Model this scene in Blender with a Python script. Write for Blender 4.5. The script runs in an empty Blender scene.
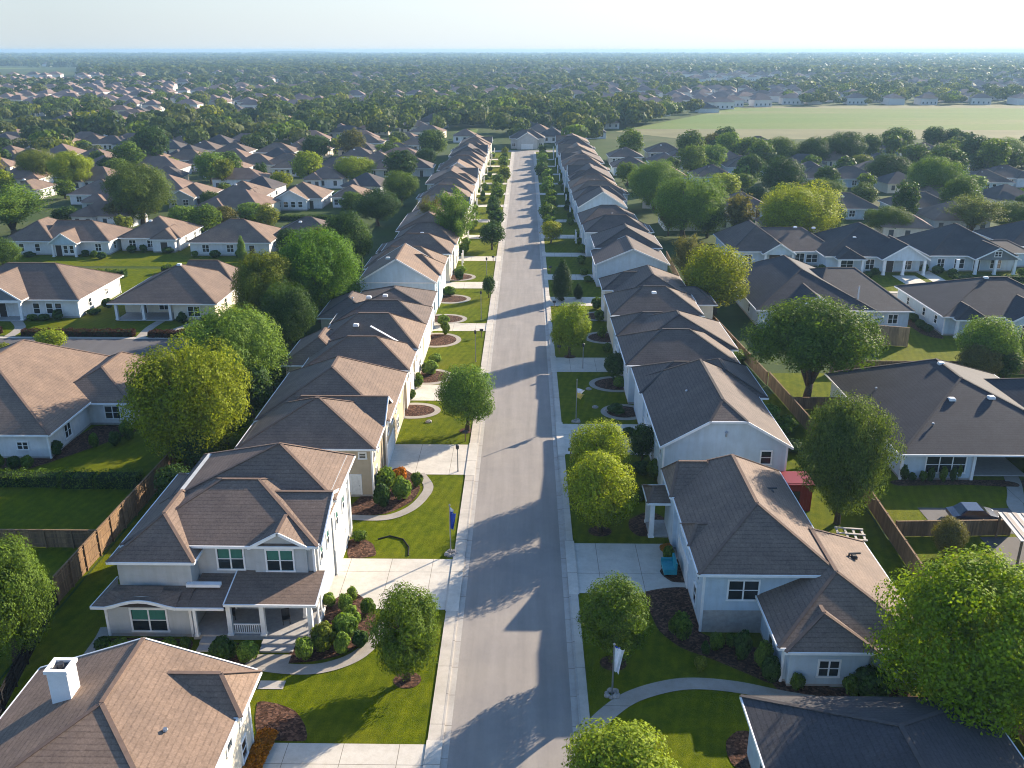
import bpy, math, random
import numpy as np
from mathutils import Vector, Matrix

random.seed(7)
scene = bpy.context.scene
col = scene.collection
R = math.radians

# ------------------------------------------------------------------ materials
MATS = {}

def new_mat(name):
    m = bpy.data.materials.new(name)
    m.use_nodes = True
    nt = m.node_tree
    b = nt.nodes["Principled BSDF"]
    MATS[name] = m
    return m, nt, b

def lnk(nt, a, ao, b, bi):
    nt.links.new(a.outputs[ao], b.inputs[bi])

def coords(nt, kind="Object"):
    return nt.nodes.new("ShaderNodeTexCoord"), kind

def noise(nt, src, scale, detail=3.0, rough=0.55):
    n = nt.nodes.new("ShaderNodeTexNoise")
    n.inputs["Scale"].default_value = scale
    n.inputs["Detail"].default_value = detail
    n.inputs["Roughness"].default_value = rough
    if src is not None:
        nt.links.new(src, n.inputs["Vector"])
    return n

def ramp(nt, fac, stops):
    r = nt.nodes.new("ShaderNodeValToRGB")
    e = r.color_ramp.elements
    while len(e) < len(stops):
        e.new(0.5)
    for i, (p, c) in enumerate(stops):
        e[i].position = p
        e[i].color = (c[0], c[1], c[2], 1)
    nt.links.new(fac, r.inputs[0])
    return r

def mixc(nt, fac, a, b, mode="MIX"):
    m = nt.nodes.new("ShaderNodeMix")
    m.data_type = "RGBA"
    m.blend_type = mode
    if isinstance(fac, (int, float)):
        m.inputs[0].default_value = fac
    else:
        nt.links.new(fac, m.inputs[0])
    for v, i in ((a, 6), (b, 7)):
        if isinstance(v, tuple):
            m.inputs[i].default_value = (v[0], v[1], v[2], 1)
        else:
            nt.links.new(v, m.inputs[i])
    return m.outputs[2]

def math_n(nt, op, a, b=None):
    m = nt.nodes.new("ShaderNodeMath")
    m.operation = op
    for v, i in ((a, 0), (b, 1)):
        if v is None:
            continue
        if isinstance(v, (int, float)):
            m.inputs[i].default_value = v
        else:
            nt.links.new(v, m.inputs[i])
    return m.outputs[0]

def bump(nt, b, height, strength, dist):
    n = nt.nodes.new("ShaderNodeBump")
    n.inputs["Strength"].default_value = strength
    n.inputs["Distance"].default_value = dist
    nt.links.new(height, n.inputs["Height"])
    nt.links.new(n.outputs[0], b.inputs["Normal"])

def simple(name, c, rough=0.7, spec=0.3, nscale=3.0, var=0.12, metal=0.0):
    m, nt, b = new_mat(name)
    tc = nt.nodes.new("ShaderNodeTexCoord")
    n = noise(nt, tc.outputs["Object"], nscale, 4)
    lo = tuple(x * (1 - var) for x in c)
    hi = tuple(min(1, x * (1 + var)) for x in c)
    r = ramp(nt, n.outputs[0], [(0.3, lo), (0.7, hi)])
    nt.links.new(r.outputs[0], b.inputs["Base Color"])
    b.inputs["Roughness"].default_value = rough
    b.inputs["Specular IOR Level"].default_value = spec
    b.inputs["Metallic"].default_value = metal
    return m

def shingle(name, c, relief=True):
    m, nt, b = new_mat(name)
    tc = nt.nodes.new("ShaderNodeTexCoord")
    uv = tc.outputs["UV"]
    br = nt.nodes.new("ShaderNodeTexBrick")
    br.inputs["Scale"].default_value = 1.0
    br.inputs["Brick Width"].default_value = 0.42
    br.inputs["Row Height"].default_value = 0.36
    br.inputs["Mortar Size"].default_value = 0.004
    br.inputs["Mortar Smooth"].default_value = 0.1
    br.inputs["Bias"].default_value = -0.1
    br.inputs["Color1"].default_value = (c[0] * 0.93, c[1] * 0.93, c[2] * 0.93, 1)
    br.inputs["Color2"].default_value = (c[0] * 1.06, c[1] * 1.06, c[2] * 1.06, 1)
    br.inputs["Mortar"].default_value = (c[0] * 0.55, c[1] * 0.55, c[2] * 0.57, 1)
    nt.links.new(uv, br.inputs["Vector"])
    n = noise(nt, tc.outputs["Object"], 0.45, 4)
    n2 = noise(nt, tc.outputs["Object"], 7.0, 3, 0.7)
    r = ramp(nt, n.outputs[0], [(0.3, (0.82, 0.82, 0.84)), (0.7, (1.12, 1.1, 1.08))])
    r2 = ramp(nt, n2.outputs[0], [(0.3, (0.72, 0.71, 0.71)), (0.7, (1.28, 1.28, 1.28))])
    c1 = mixc(nt, 1.0, br.outputs["Color"], r.outputs[0], "MULTIPLY")
    c2 = mixc(nt, 0.8, c1, r2.outputs[0], "MULTIPLY")
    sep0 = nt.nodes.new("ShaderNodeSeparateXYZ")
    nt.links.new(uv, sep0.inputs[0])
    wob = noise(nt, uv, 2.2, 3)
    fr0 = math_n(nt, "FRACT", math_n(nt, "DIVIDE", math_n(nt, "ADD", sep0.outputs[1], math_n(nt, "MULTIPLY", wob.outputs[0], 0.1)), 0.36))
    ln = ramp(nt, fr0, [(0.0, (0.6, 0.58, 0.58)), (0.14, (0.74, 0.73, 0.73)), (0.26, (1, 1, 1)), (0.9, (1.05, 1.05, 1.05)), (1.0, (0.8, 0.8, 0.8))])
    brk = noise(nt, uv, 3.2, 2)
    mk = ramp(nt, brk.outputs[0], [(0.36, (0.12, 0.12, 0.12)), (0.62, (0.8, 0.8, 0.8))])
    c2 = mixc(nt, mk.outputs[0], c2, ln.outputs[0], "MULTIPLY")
    oi = nt.nodes.new("ShaderNodeObjectInfo")
    rr = ramp(nt, oi.outputs["Random"], [(0.0, (0.86, 0.87, 0.9)), (1.0, (1.1, 1.06, 1.0))])
    c3 = mixc(nt, 1.0, c2, rr.outputs[0], "MULTIPLY")
    nt.links.new(c3, b.inputs["Base Color"])
    b.inputs["Roughness"].default_value = 0.85
    b.inputs["Specular IOR Level"].default_value = 0.25
    sep = nt.nodes.new("ShaderNodeSeparateXYZ")
    nt.links.new(uv, sep.inputs[0])
    nw = noise(nt, uv, 1.3, 2)
    vv = math_n(nt, "ADD", sep.outputs[1], math_n(nt, "MULTIPLY", nw.outputs[0], 0.05))
    fr = math_n(nt, "FRACT", math_n(nt, "DIVIDE", vv, 0.36))
    saw = math_n(nt, "SUBTRACT", 1.0, fr)
    h = math_n(nt, "ADD", saw, math_n(nt, "MULTIPLY", n2.outputs[0], 0.5))
    if relief: bump(nt, b, h, 0.5, 0.02)
    return m

def siding(name, c, step=0.2, relief=True):
    m, nt, b = new_mat(name)
    tc = nt.nodes.new("ShaderNodeTexCoord")
    sep = nt.nodes.new("ShaderNodeSeparateXYZ")
    nt.links.new(tc.outputs["Object"], sep.inputs[0])
    fr = math_n(nt, "FRACT", math_n(nt, "DIVIDE", sep.outputs[2], step))
    n = noise(nt, tc.outputs["Object"], 1.1, 4)
    mp = nt.nodes.new("ShaderNodeMapping")
    mp.inputs["Scale"].default_value = (2.2, 2.2, 0.25)
    nt.links.new(tc.outputs["Object"], mp.inputs[0])
    st = noise(nt, mp.outputs[0], 1.0, 4)
    r = ramp(nt, n.outputs[0], [(0.3, tuple(x * 0.92 for x in c)), (0.7, tuple(min(1, x * 1.06) for x in c))])
    r2 = ramp(nt, st.outputs[0], [(0.35, (0.9, 0.89, 0.87)), (0.6, (1, 1, 1))])
    c1 = mixc(nt, 0.8, r.outputs[0], r2.outputs[0], "MULTIPLY")
    nt.links.new(c1, b.inputs["Base Color"])
    b.inputs["Roughness"].default_value = 0.6
    b.inputs["Specular IOR Level"].default_value = 0.3
    if relief: bump(nt, b, math_n(nt, "SUBTRACT", 1.0, fr), 0.5, 0.03)
    return m

def leaf_mat(name, c, var=0.42, trans=0.33):
    m, nt, b = new_mat(name)
    g = nt.nodes.new("ShaderNodeNewGeometry")
    lo = tuple(x * (1 - var) for x in c)
    hi = (min(1, c[0] * (1 + 1.3 * var)), min(1, c[1] * (1 + var)), c[2] * (1 + 0.4 * var))
    r = ramp(nt, g.outputs["Random Per Island"], [(0.0, lo), (1.0, hi)])
    oi = nt.nodes.new("ShaderNodeObjectInfo")
    rr = ramp(nt, oi.outputs["Random"], [(0.0, (0.85, 0.9, 0.95)), (1.0, (1.12, 1.06, 0.95))])
    c1 = mixc(nt, 1.0, r.outputs[0], rr.outputs[0], "MULTIPLY")
    nt.links.new(c1, b.inputs["Base Color"])
    b.inputs["Roughness"].default_value = 0.6
    b.inputs["Specular IOR Level"].default_value = 0.06
    t = nt.nodes.new("ShaderNodeBsdfTranslucent")
    c2 = mixc(nt, 1.0, c1, (1.45, 1.4, 0.5), "MULTIPLY")
    nt.links.new(c2, t.inputs[0])
    mx = nt.nodes.new("ShaderNodeMixShader")
    mx.inputs[0].default_value = trans
    nt.links.new(b.outputs[0], mx.inputs[1])
    nt.links.new(t.outputs[0], mx.inputs[2])
    out = nt.nodes["Material Output"]
    nt.links.new(mx.outputs[0], out.inputs["Surface"])
    return m

def grass_mat(name, lo, hi, dry, big=0.06):
    m, nt, b = new_mat(name)
    tc = nt.nodes.new("ShaderNodeTexCoord")
    P = tc.outputs["Object"]
    n1 = noise(nt, P, big, 5, 0.6)
    n2 = noise(nt, P, 0.9, 4, 0.65)
    n3 = noise(nt, P, 14.0, 3, 0.7)
    r = ramp(nt, n2.outputs[0], [(0.3, lo), (0.72, hi)])
    d = ramp(nt, n1.outputs[0], [(0.48, (0, 0, 0)), (0.72, (1, 1, 1))])
    c1 = mixc(nt, math_n(nt, "MULTIPLY", d.outputs[0], 0.55), r.outputs[0], dry)
    r3 = ramp(nt, n3.outputs[0], [(0.25, (0.6, 0.62, 0.6)), (0.75, (1.35, 1.3, 1.3))])
    c2 = mixc(nt, 1.0, c1, r3.outputs[0], "MULTIPLY")
    mp = nt.nodes.new("ShaderNodeMapping")
    mp.inputs["Rotation"].default_value = (0, 0, 0.25)
    nt.links.new(P, mp.inputs[0])
    w = nt.nodes.new("ShaderNodeTexWave")
    w.inputs["Scale"].default_value = 0.35
    w.inputs["Distortion"].default_value = 2.0
    w.inputs["Detail"].default_value = 2.0
    nt.links.new(mp.outputs[0], w.inputs[0])
    rw = ramp(nt, w.outputs[0], [(0.2, (0.92, 0.94, 0.92)), (0.8, (1.06, 1.05, 1.05))])
    c3 = mixc(nt, 1.0, c2, rw.outputs[0], "MULTIPLY")
    nt.links.new(c3, b.inputs["Base Color"])
    b.inputs["Roughness"].default_value = 0.9
    b.inputs["Specular IOR Level"].default_value = 0.04
    bump(nt, b, n3.outputs[0], 0.7, 0.08)
    return m

def ground_mat():
    """open ground: mown green near the houses' gardens, mixed scrub, dry grass and woodland floor further out"""
    m, nt, b = new_mat("open_ground")
    tc = nt.nodes.new("ShaderNodeTexCoord")
    P = tc.outputs["Object"]
    n1 = noise(nt, P, 0.012, 6, 0.65)
    n2 = noise(nt, P, 0.16, 5, 0.65)
    n3 = noise(nt, P, 6.0, 3, 0.7)
    r1 = ramp(nt, n1.outputs[0], [(0.34, (0.026, 0.05, 0.014)), (0.5, (0.05, 0.075, 0.02)), (0.66, (0.12, 0.105, 0.055))])
    r2 = ramp(nt, n2.outputs[0], [(0.3, (0.022, 0.05, 0.012)), (0.6, (0.05, 0.085, 0.018)), (0.8, (0.1, 0.09, 0.045))])
    c1 = mixc(nt, 0.5, r1.outputs[0], r2.outputs[0])
    r3 = ramp(nt, n3.outputs[0], [(0.25, (0.65, 0.65, 0.65)), (0.75, (1.3, 1.3, 1.3))])
    c2 = mixc(nt, 1.0, c1, r3.outputs[0], "MULTIPLY")
    nt.links.new(c2, b.inputs["Base Color"])
    b.inputs["Roughness"].default_value = 0.95
    b.inputs["Specular IOR Level"].default_value = 0.1
    bump(nt, b, n3.outputs[0], 0.6, 0.1)
    return m

def concrete(name, c, joint=None):
    m, nt, b = new_mat(name)
    tc = nt.nodes.new("ShaderNodeTexCoord")
    P = tc.outputs["Object"]
    n1 = noise(nt, P, 0.5, 6, 0.65)
    n2 = noise(nt, P, 18.0, 3, 0.7)
    n3 = noise(nt, P, 2.2, 5, 0.7)
    r = ramp(nt, n1.outputs[0], [(0.3, tuple(x * 0.84 for x in c)), (0.72, tuple(x * 1.1 for x in c))])
    r2 = ramp(nt, n2.outputs[0], [(0.25, (0.9, 0.9, 0.9)), (0.75, (1.08, 1.08, 1.08))])
    r3 = ramp(nt, n3.outputs[0], [(0.3, (0.86, 0.84, 0.8)), (0.55, (1, 1, 1))])
    c1 = mixc(nt, 1.0, r.outputs[0], r2.outputs[0], "MULTIPLY")
    c1 = mixc(nt, 0.7, c1, r3.outputs[0], "MULTIPLY")
    if joint:
        br = nt.nodes.new("ShaderNodeTexBrick")
        br.offset = 0.0
        br.inputs["Scale"].default_value = 1.0
        br.inputs["Brick Width"].default_value = joint[0]
        br.inputs["Row Height"].default_value = joint[1]
        br.inputs["Mortar Size"].default_value = 0.025
        br.inputs["Color1"].default_value = (1, 1, 1, 1)
        br.inputs["Color2"].default_value = (0.97, 0.97, 0.97, 1)
        br.inputs["Mortar"].default_value = (0.42, 0.4, 0.38, 1)
        nt.links.new(P, br.inputs[0])
        c1 = mixc(nt, 1.0, c1, br.outputs[0], "MULTIPLY")
    nt.links.new(c1, b.inputs["Base Color"])
    b.inputs["Roughness"].default_value = 0.85
    b.inputs["Specular IOR Level"].default_value = 0.25
    bump(nt, b, n2.outputs[0], 0.15, 0.01)
    return m

def asphalt(name, c):
    m, nt, b = new_mat(name)
    tc = nt.nodes.new("ShaderNodeTexCoord")
    P = tc.outputs["Object"]
    mp = nt.nodes.new("ShaderNodeMapping")
    mp.inputs["Scale"].default_value = (1.0, 0.06, 1.0)
    nt.links.new(P, mp.inputs[0])
    n1 = noise(nt, mp.outputs[0], 1.1, 5, 0.6)
    n2 = noise(nt, P, 25.0, 3, 0.7)
    n3 = noise(nt, P, 0.35, 6, 0.7)
    n4 = noise(nt, P, 1.6, 8, 0.75)
    r1 = ramp(nt, n1.outputs[0], [(0.3, tuple(x * 0.88 for x in c)), (0.7, tuple(x * 1.1 for x in c))])
    r2 = ramp(nt, n2.outputs[0], [(0.25, (0.86, 0.86, 0.86)), (0.75, (1.12, 1.12, 1.12))])
    r3 = ramp(nt, n3.outputs[0], [(0.3, (0.9, 0.9, 0.92)), (0.7, (1.08, 1.07, 1.05))])
    r4 = ramp(nt, n4.outputs[0], [(0.485, (1, 1, 1)), (0.5, (0.72, 0.72, 0.72)), (0.515, (1, 1, 1))])
    c1 = mixc(nt, 1.0, r1.outputs[0], r2.outputs[0], "MULTIPLY")
    c1 = mixc(nt, 1.0, c1, r3.outputs[0], "MULTIPLY")
    c1 = mixc(nt, 0.35, c1, r4.outputs[0], "MULTIPLY")
    nt.links.new(c1, b.inputs["Base Color"])
    b.inputs["Roughness"].default_value = 0.85
    b.inputs["Specular IOR Level"].default_value = 0.25
    bump(nt, b, n2.outputs[0], 0.2, 0.01)
    return m

def mulch_mat(name, c):
    m, nt, b = new_mat(name)
    tc = nt.nodes.new("ShaderNodeTexCoord")
    P = tc.outputs["Object"]
    v = nt.nodes.new("ShaderNodeTexVoronoi")
    v.inputs["Scale"].default_value = 6.5
    nt.links.new(P, v.inputs["Vector"])
    sep = nt.nodes.new("ShaderNodeSeparateColor")
    nt.links.new(v.outputs["Color"], sep.inputs[0])
    r = ramp(nt, sep.outputs[0], [(0.0, tuple(x * 0.4 for x in c)), (0.6, c), (1.0, tuple(x * 2.2 for x in c))])
    nt.links.new(r.outputs[0], b.inputs["Base Color"])
    b.inputs["Roughness"].default_value = 0.95
    b.inputs["Specular IOR Level"].default_value = 0.1
    bump(nt, b, sep.outputs[1], 0.9, 0.08)
    return m

def wood_mat(name, c):
    """upright fence boards: board width from the object's own x axis"""
    m, nt, b = new_mat(name)
    tc = nt.nodes.new("ShaderNodeTexCoord")
    P = tc.outputs["Object"]
    mp = nt.nodes.new("ShaderNodeMapping")
    mp.inputs["Scale"].default_value = (7.0, 7.0, 0.6)
    nt.links.new(P, mp.inputs[0])
    n = noise(nt, mp.outputs[0], 1.0, 4)
    n2 = noise(nt, P, 0.5, 3)
    g = nt.nodes.new("ShaderNodeNewGeometry")
    r = ramp(nt, n.outputs[0], [(0.3, tuple(x * 0.7 for x in c)), (0.7, tuple(x * 1.2 for x in c))])
    r2 = ramp(nt, g.outputs["Random Per Island"], [(0.0, (0.72, 0.72, 0.74)), (1.0, (1.22, 1.18, 1.1))])
    c1 = mixc(nt, 1.0, r.outputs[0], r2.outputs[0], "MULTIPLY")
    r3 = ramp(nt, n2.outputs[0], [(0.3, (0.8, 0.8, 0.82)), (0.7, (1.1, 1.08, 1.05))])
    c1 = mixc(nt, 1.0, c1, r3.outputs[0], "MULTIPLY")
    nt.links.new(c1, b.inputs["Base Color"])
    b.inputs["Roughness"].default_value = 0.85
    b.inputs["Specular IOR Level"].default_value = 0.15
    return m

shingle("roof_brown", (0.2, 0.146, 0.112))
shingle("roof_brown_plain", (0.19, 0.14, 0.108), relief=False)
shingle("roof_dark", (0.125, 0.1, 0.088))
shingle("roof_dark_plain", (0.125, 0.1, 0.088), relief=False)
shingle("roof_charcoal", (0.055, 0.054, 0.06))
shingle("roof_charcoal_plain", (0.055, 0.054, 0.06), relief=False)
simple("ridge_brown", (0.16, 0.112, 0.088), 0.9, 0.15)
simple("ridge_dark", (0.075, 0.066, 0.064), 0.9, 0.15)
siding("wall_white", (0.66, 0.665, 0.66))
siding("wall_white_plain", (0.66, 0.665, 0.66), relief=False)
siding("wall_pale", (0.5, 0.59, 0.66))
siding("wall_pale_plain", (0.5, 0.59, 0.66), relief=False)
siding("wall_cream", (0.68, 0.61, 0.49))
siding("wall_cream_plain", (0.68, 0.61, 0.49), relief=False)
siding("wall_tan", (0.46, 0.38, 0.27))
siding("wall_tan_plain", (0.46, 0.38, 0.27), relief=False)
siding("wall_grey", (0.44, 0.455, 0.455))
siding("wall_grey_plain", (0.47, 0.46, 0.44), relief=False)
siding("wall_blue", (0.43, 0.56, 0.66))
siding("wall_blue_plain", (0.43, 0.56, 0.66), relief=False)
siding("wall_slate", (0.16, 0.18, 0.2))
siding("wall_slate_plain", (0.16, 0.18, 0.2), relief=False)
simple("trim_white", (0.78, 0.78, 0.77), 0.5, 0.4, 2.0, 0.06)
simple("foundation", (0.36, 0.34, 0.32), 0.9, 0.2, 3.0, 0.15)
simple("porch_floor", (0.36, 0.35, 0.34), 0.8, 0.2)
simple("door_dark", (0.03, 0.02, 0.018), 0.4, 0.4)
simple("door_white", (0.7, 0.7, 0.68), 0.5, 0.4)
simple("metal_grey", (0.3, 0.31, 0.33), 0.4, 0.5, metal=0.7)
simple("metal_dark", (0.03, 0.03, 0.035), 0.5, 0.4)
simple("stone", (0.3, 0.28, 0.26), 0.95, 0.2, 4.0, 0.3)
simple("bark", (0.09, 0.065, 0.045), 0.95, 0.1, 6.0, 0.35)
simple("blind_green", (0.035, 0.15, 0.115), 0.6, 0.3)
simple("red_paint", (0.2, 0.014, 0.02), 0.4, 0.4, 1.0, 0.1)
simple("turquoise", (0.01, 0.27, 0.34), 0.5, 0.4)
simple("red_plastic", (0.5, 0.03, 0.02), 0.5, 0.4)
simple("flag_white", (0.8, 0.8, 0.85), 0.8, 0.1)
simple("flag_blue", (0.03, 0.07, 0.35), 0.8, 0.1)
simple("flag_yellow", (0.75, 0.5, 0.12), 0.7, 0.1)
simple("car_navy", (0.012, 0.02, 0.05), 0.15, 0.6, 0.5, 0.05)
simple("rubber", (0.02, 0.02, 0.02), 0.9, 0.1)
simple("carport_light", (0.42, 0.38, 0.34), 0.6, 0.3)
simple("carport_dark", (0.16, 0.13, 0.12), 0.6, 0.3)
simple("hedge_core", (0.02, 0.035, 0.012), 0.95, 0.05)
simple("wood_plain", (0.2, 0.13, 0.08), 0.85, 0.15)
simple("far_wall", (0.6, 0.57, 0.54), 0.8, 0.2, 0.05, 0.15)
simple("far_roof", (0.22, 0.16, 0.14), 0.9, 0.15, 0.05, 0.25)
simple("far_window", (0.04, 0.05, 0.06), 0.3, 0.4)
simple("blue_glass", (0.03, 0.12, 0.3), 0.1, 0.6)
m, nt, b = new_mat("window_glass")
b.inputs["Base Color"].default_value = (0.018, 0.024, 0.028, 1)
b.inputs["Roughness"].default_value = 0.06
b.inputs["Specular IOR Level"].default_value = 0.6
asphalt("asphalt", (0.27, 0.245, 0.22))
asphalt("asphalt_dark", (0.11, 0.105, 0.105))
concrete("driveway_concrete", (0.57, 0.53, 0.46), (3.6, 7.4))
concrete("walk_concrete", (0.5, 0.455, 0.39), (20.0, 6.0))
concrete("path_concrete", (0.34, 0.31, 0.27), (50.0, 50.0))
concrete("kerb_concrete", (0.42, 0.39, 0.35), (20.0, 3.0))
mulch_mat("mulch", (0.075, 0.04, 0.027))
mulch_mat("mulch_rust", (0.3, 0.13, 0.05))
wood_mat("fence_wood", (0.21, 0.14, 0.085))
wood_mat("fence_pale", (0.36, 0.25, 0.15))
wood_mat("fence_black", (0.014, 0.013, 0.014))
grass_mat("lawn", (0.06, 0.088, 0.002), (0.128, 0.152, 0.004), (0.175, 0.158, 0.014))
ground_mat()
m, nt, b = new_mat("field_grass")
tc = nt.nodes.new("ShaderNodeTexCoord")
mp = nt.nodes.new("ShaderNodeMapping")
mp.inputs["Scale"].default_value = (0.25, 1.0, 1.0)
nt.links.new(tc.outputs["Object"], mp.inputs[0])
n1 = noise(nt, mp.outputs[0], 0.013, 5, 0.6)
n2 = noise(nt, tc.outputs["Object"], 0.25, 4, 0.7)
r1 = ramp(nt, n1.outputs[0], [(0.36, (0.2, 0.18, 0.09)), (0.46, (0.135, 0.175, 0.045)), (0.6, (0.105, 0.165, 0.032))])
r2 = ramp(nt, n2.outputs[0], [(0.3, (0.85, 0.85, 0.85)), (0.7, (1.12, 1.12, 1.1))])
nt.links.new(mixc(nt, 1.0, r1.outputs[0], r2.outputs[0], "MULTIPLY"), b.inputs["Base Color"])
b.inputs["Roughness"].default_value = 0.95
b.inputs["Specular IOR Level"].default_value = 0.1
LEAF = {
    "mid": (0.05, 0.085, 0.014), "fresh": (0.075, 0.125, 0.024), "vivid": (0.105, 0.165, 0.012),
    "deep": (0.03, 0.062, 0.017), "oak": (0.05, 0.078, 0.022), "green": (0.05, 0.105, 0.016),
    "lime": (0.115, 0.155, 0.014), "lime2": (0.16, 0.19, 0.012), "lime3": (0.1, 0.125, 0.02),
    "gold": (0.115, 0.14, 0.011), "olive": (0.085, 0.088, 0.032), "fresh2": (0.1, 0.125, 0.04),
    "wood_a": (0.03, 0.054, 0.024), "wood_b": (0.044, 0.07, 0.026), "wood_c": (0.06, 0.08, 0.03), "pine": (0.018, 0.04, 0.012), "autumn": (0.24, 0.1, 0.012), "redleaf": (0.032, 0.014, 0.012),
}
for k, c in LEAF.items():
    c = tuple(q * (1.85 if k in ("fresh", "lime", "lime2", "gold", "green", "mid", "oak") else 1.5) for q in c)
    leaf_mat("leaf_" + k, c)

# ------------------------------------------------------------------ mesh building
class MB:
    def __init__(s):
        s.v = []; s.f = []; s.mi = []; s.uv = []; s.has_uv = False
    def poly(s, pts, mat=0, uv=None):
        i = len(s.v)
        s.v += [tuple(p) for p in pts]
        s.f.append(tuple(range(i, i + len(pts))))
        s.mi.append(mat)
        s.uv.append(uv)
        if uv: s.has_uv = True
    def up_poly(s, pts, mat=0):
        """a roof plane: faces upward, UV in metres along the eave and up the slope"""
        P = [Vector(p) for p in pts]
        n = Vector((0, 0, 0))
        for a in range(len(P)):
            n += P[a].cross(P[(a + 1) % len(P)])
        if n.z < 0:
            P.reverse(); n = -n
        n.normalize()
        h = Vector((0, 0, 1)).cross(n)
        h = h.normalized() if h.length > 1e-4 else Vector((1, 0, 0))
        sl = n.cross(h)
        s.poly(P, mat, [(p.dot(h), p.dot(sl)) for p in P])
    def box(s, x0, x1, y0, y1, z0, z1, mat=0, M=None):
        c = [(x0, y0, z0), (x1, y0, z0), (x1, y1, z0), (x0, y1, z0), (x0, y0, z1), (x1, y0, z1), (x1, y1, z1), (x0, y1, z1)]
        if M is not None: c = [tuple(M @ Vector(p)) for p in c]
        i = len(s.v); s.v += c
        for q in ((0, 3, 2, 1), (4, 5, 6, 7), (0, 1, 5, 4), (1, 2, 6, 5), (2, 3, 7, 6), (3, 0, 4, 7)):
            s.f.append(tuple(i + k for k in q)); s.mi.append(mat); s.uv.append(None)
    def bar(s, p, q, w, h, mat=0, lift=0.0):
        """a straight board from p to q, w wide (horizontally), h high"""
        p = Vector(p); q = Vector(q)
        d = (q - p)
        if d.length < 1e-4: return
        d.normalize()
        side = d.cross(Vector((0, 0, 1)))
        side = side.normalized() if side.length > 1e-4 else Vector((1, 0, 0))
        up = side.cross(d)
        c = []
        for e in (p, q):
            for a, b_ in ((-1, 0), (1, 0), (1, 1), (-1, 1)):
                c.append(tuple(e + side * (a * w / 2) + up * (b_ * h + lift)))
        i = len(s.v); s.v += c
        for f in ((0, 1, 2, 3), (7, 6, 5, 4), (0, 4, 5, 1), (1, 5, 6, 2), (2, 6, 7, 3), (3, 7, 4, 0)):
            s.f.append(tuple(i + k for k in f)); s.mi.append(mat); s.uv.append(None)
    def tube(s, pts, radii, n=8, mat=0, cap=True):
        rings = []
        for k, p in enumerate(pts):
            p = Vector(p)
            d = Vector(pts[min(k + 1, len(pts) - 1)]) - Vector(pts[max(k - 1, 0)])
            d.normalize()
            a = d.cross(Vector((0.31, 0.95, 0.05)))
            a = a.normalized() if a.length > 1e-3 else Vector((1, 0, 0))
            b_ = d.cross(a)
            i = len(s.v)
            for j in range(n):
                t = 2 * math.pi * j / n
                s.v.append(tuple(p + (a * math.cos(t) + b_ * math.sin(t)) * radii[k]))
            rings.append(i)
        for k in range(len(rings) - 1):
            for j in range(n):
                s.f.append((rings[k] + j, rings[k] + (j + 1) % n, rings[k + 1] + (j + 1) % n, rings[k + 1] + j))
                s.mi.append(mat); s.uv.append(None)
        if cap:
            s.f.append(tuple(rings[-1] + j for j in range(n))); s.mi.append(mat); s.uv.append(None)
            s.f.append(tuple(rings[0] + j for j in reversed(range(n)))); s.mi.append(mat); s.uv.append(None)
    def mesh(s, name, mats, smooth=False):
        me = bpy.data.meshes.new(name)
        me.from_pydata(s.v, [], s.f)
        for k in mats: me.materials.append(MATS[k])
        if len(mats) > 1: me.polygons.foreach_set("material_index", s.mi)
        if s.has_uv:
            ul = me.uv_layers.new(name="UVMap")
            li = 0
            for f, uv in zip(s.f, s.uv):
                for k in range(len(f)):
                    ul.data[li].uv = uv[k] if uv else (0, 0)
                    li += 1
        if smooth:
            me.polygons.foreach_set("use_smooth", [True] * len(me.polygons))
        me.update()
        return me

def add(name, me, parent=None, loc=None, rz=None, label=None, cat=None, group=None, kind=None):
    o = bpy.data.objects.new(name, me)
    col.objects.link(o)
    if parent is not None: o.parent = parent
    if loc is not None: o.location = loc
    if rz is not None: o.rotation_euler = (0, 0, rz)
    tag(o, label, cat, group, kind)
    return o

def tag(o, label=None, cat=None, group=None, kind=None):
    if label: o["label"] = label
    if cat: o["category"] = cat
    if group: o["group"] = group
    if kind: o["kind"] = kind

def empty(name, loc, rz=0.0, label=None, cat=None, group=None):
    o = add(name, None, None, loc, rz, label, cat, group)
    o.empty_display_size = 0.5
    return o

ORD = ["first", "second", "third", "fourth", "fifth", "sixth", "seventh", "eighth", "ninth", "tenth", "eleventh", "twelfth",
       "thirteenth", "fourteenth", "fifteenth", "sixteenth", "seventeenth", "eighteenth", "nineteenth", "twentieth"]
for t_, b_ in (("twenty", 20), ("thirty", 30), ("forty", 40), ("fifty", 50), ("sixty", 60)):
    if b_ > 20: ORD.append({"thirty": "thirtieth", "forty": "fortieth", "fifty": "fiftieth", "sixty": "sixtieth"}[t_])
    for k in range(9): ORD.append(t_ + "-" + ORD[k])
SUN_EL, SUN_AZ = 20.3, 46.5
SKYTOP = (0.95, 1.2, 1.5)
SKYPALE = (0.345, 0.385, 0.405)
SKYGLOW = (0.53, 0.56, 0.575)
HAZECOL = (0.33, 0.53, 0.74, 1)
SUN, SKY, EXPO, HAZE = 5.0, 0.074, 1.42, 0.00017
SUNCOL = (1.0, 0.85, 0.66)
simple("hill_wood", (0.05, 0.07, 0.03), 0.95, 0.1, 0.004, 0.4)
simple("dry_field", (0.18, 0.172, 0.085), 0.95, 0.1, 0.02, 0.2)
simple("roof_brown_far", (0.2, 0.14, 0.11), 0.9, 0.15, 0.3, 0.2); simple("roof_dark_far", (0.09, 0.08, 0.08), 0.9, 0.15, 0.3, 0.2)
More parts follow.
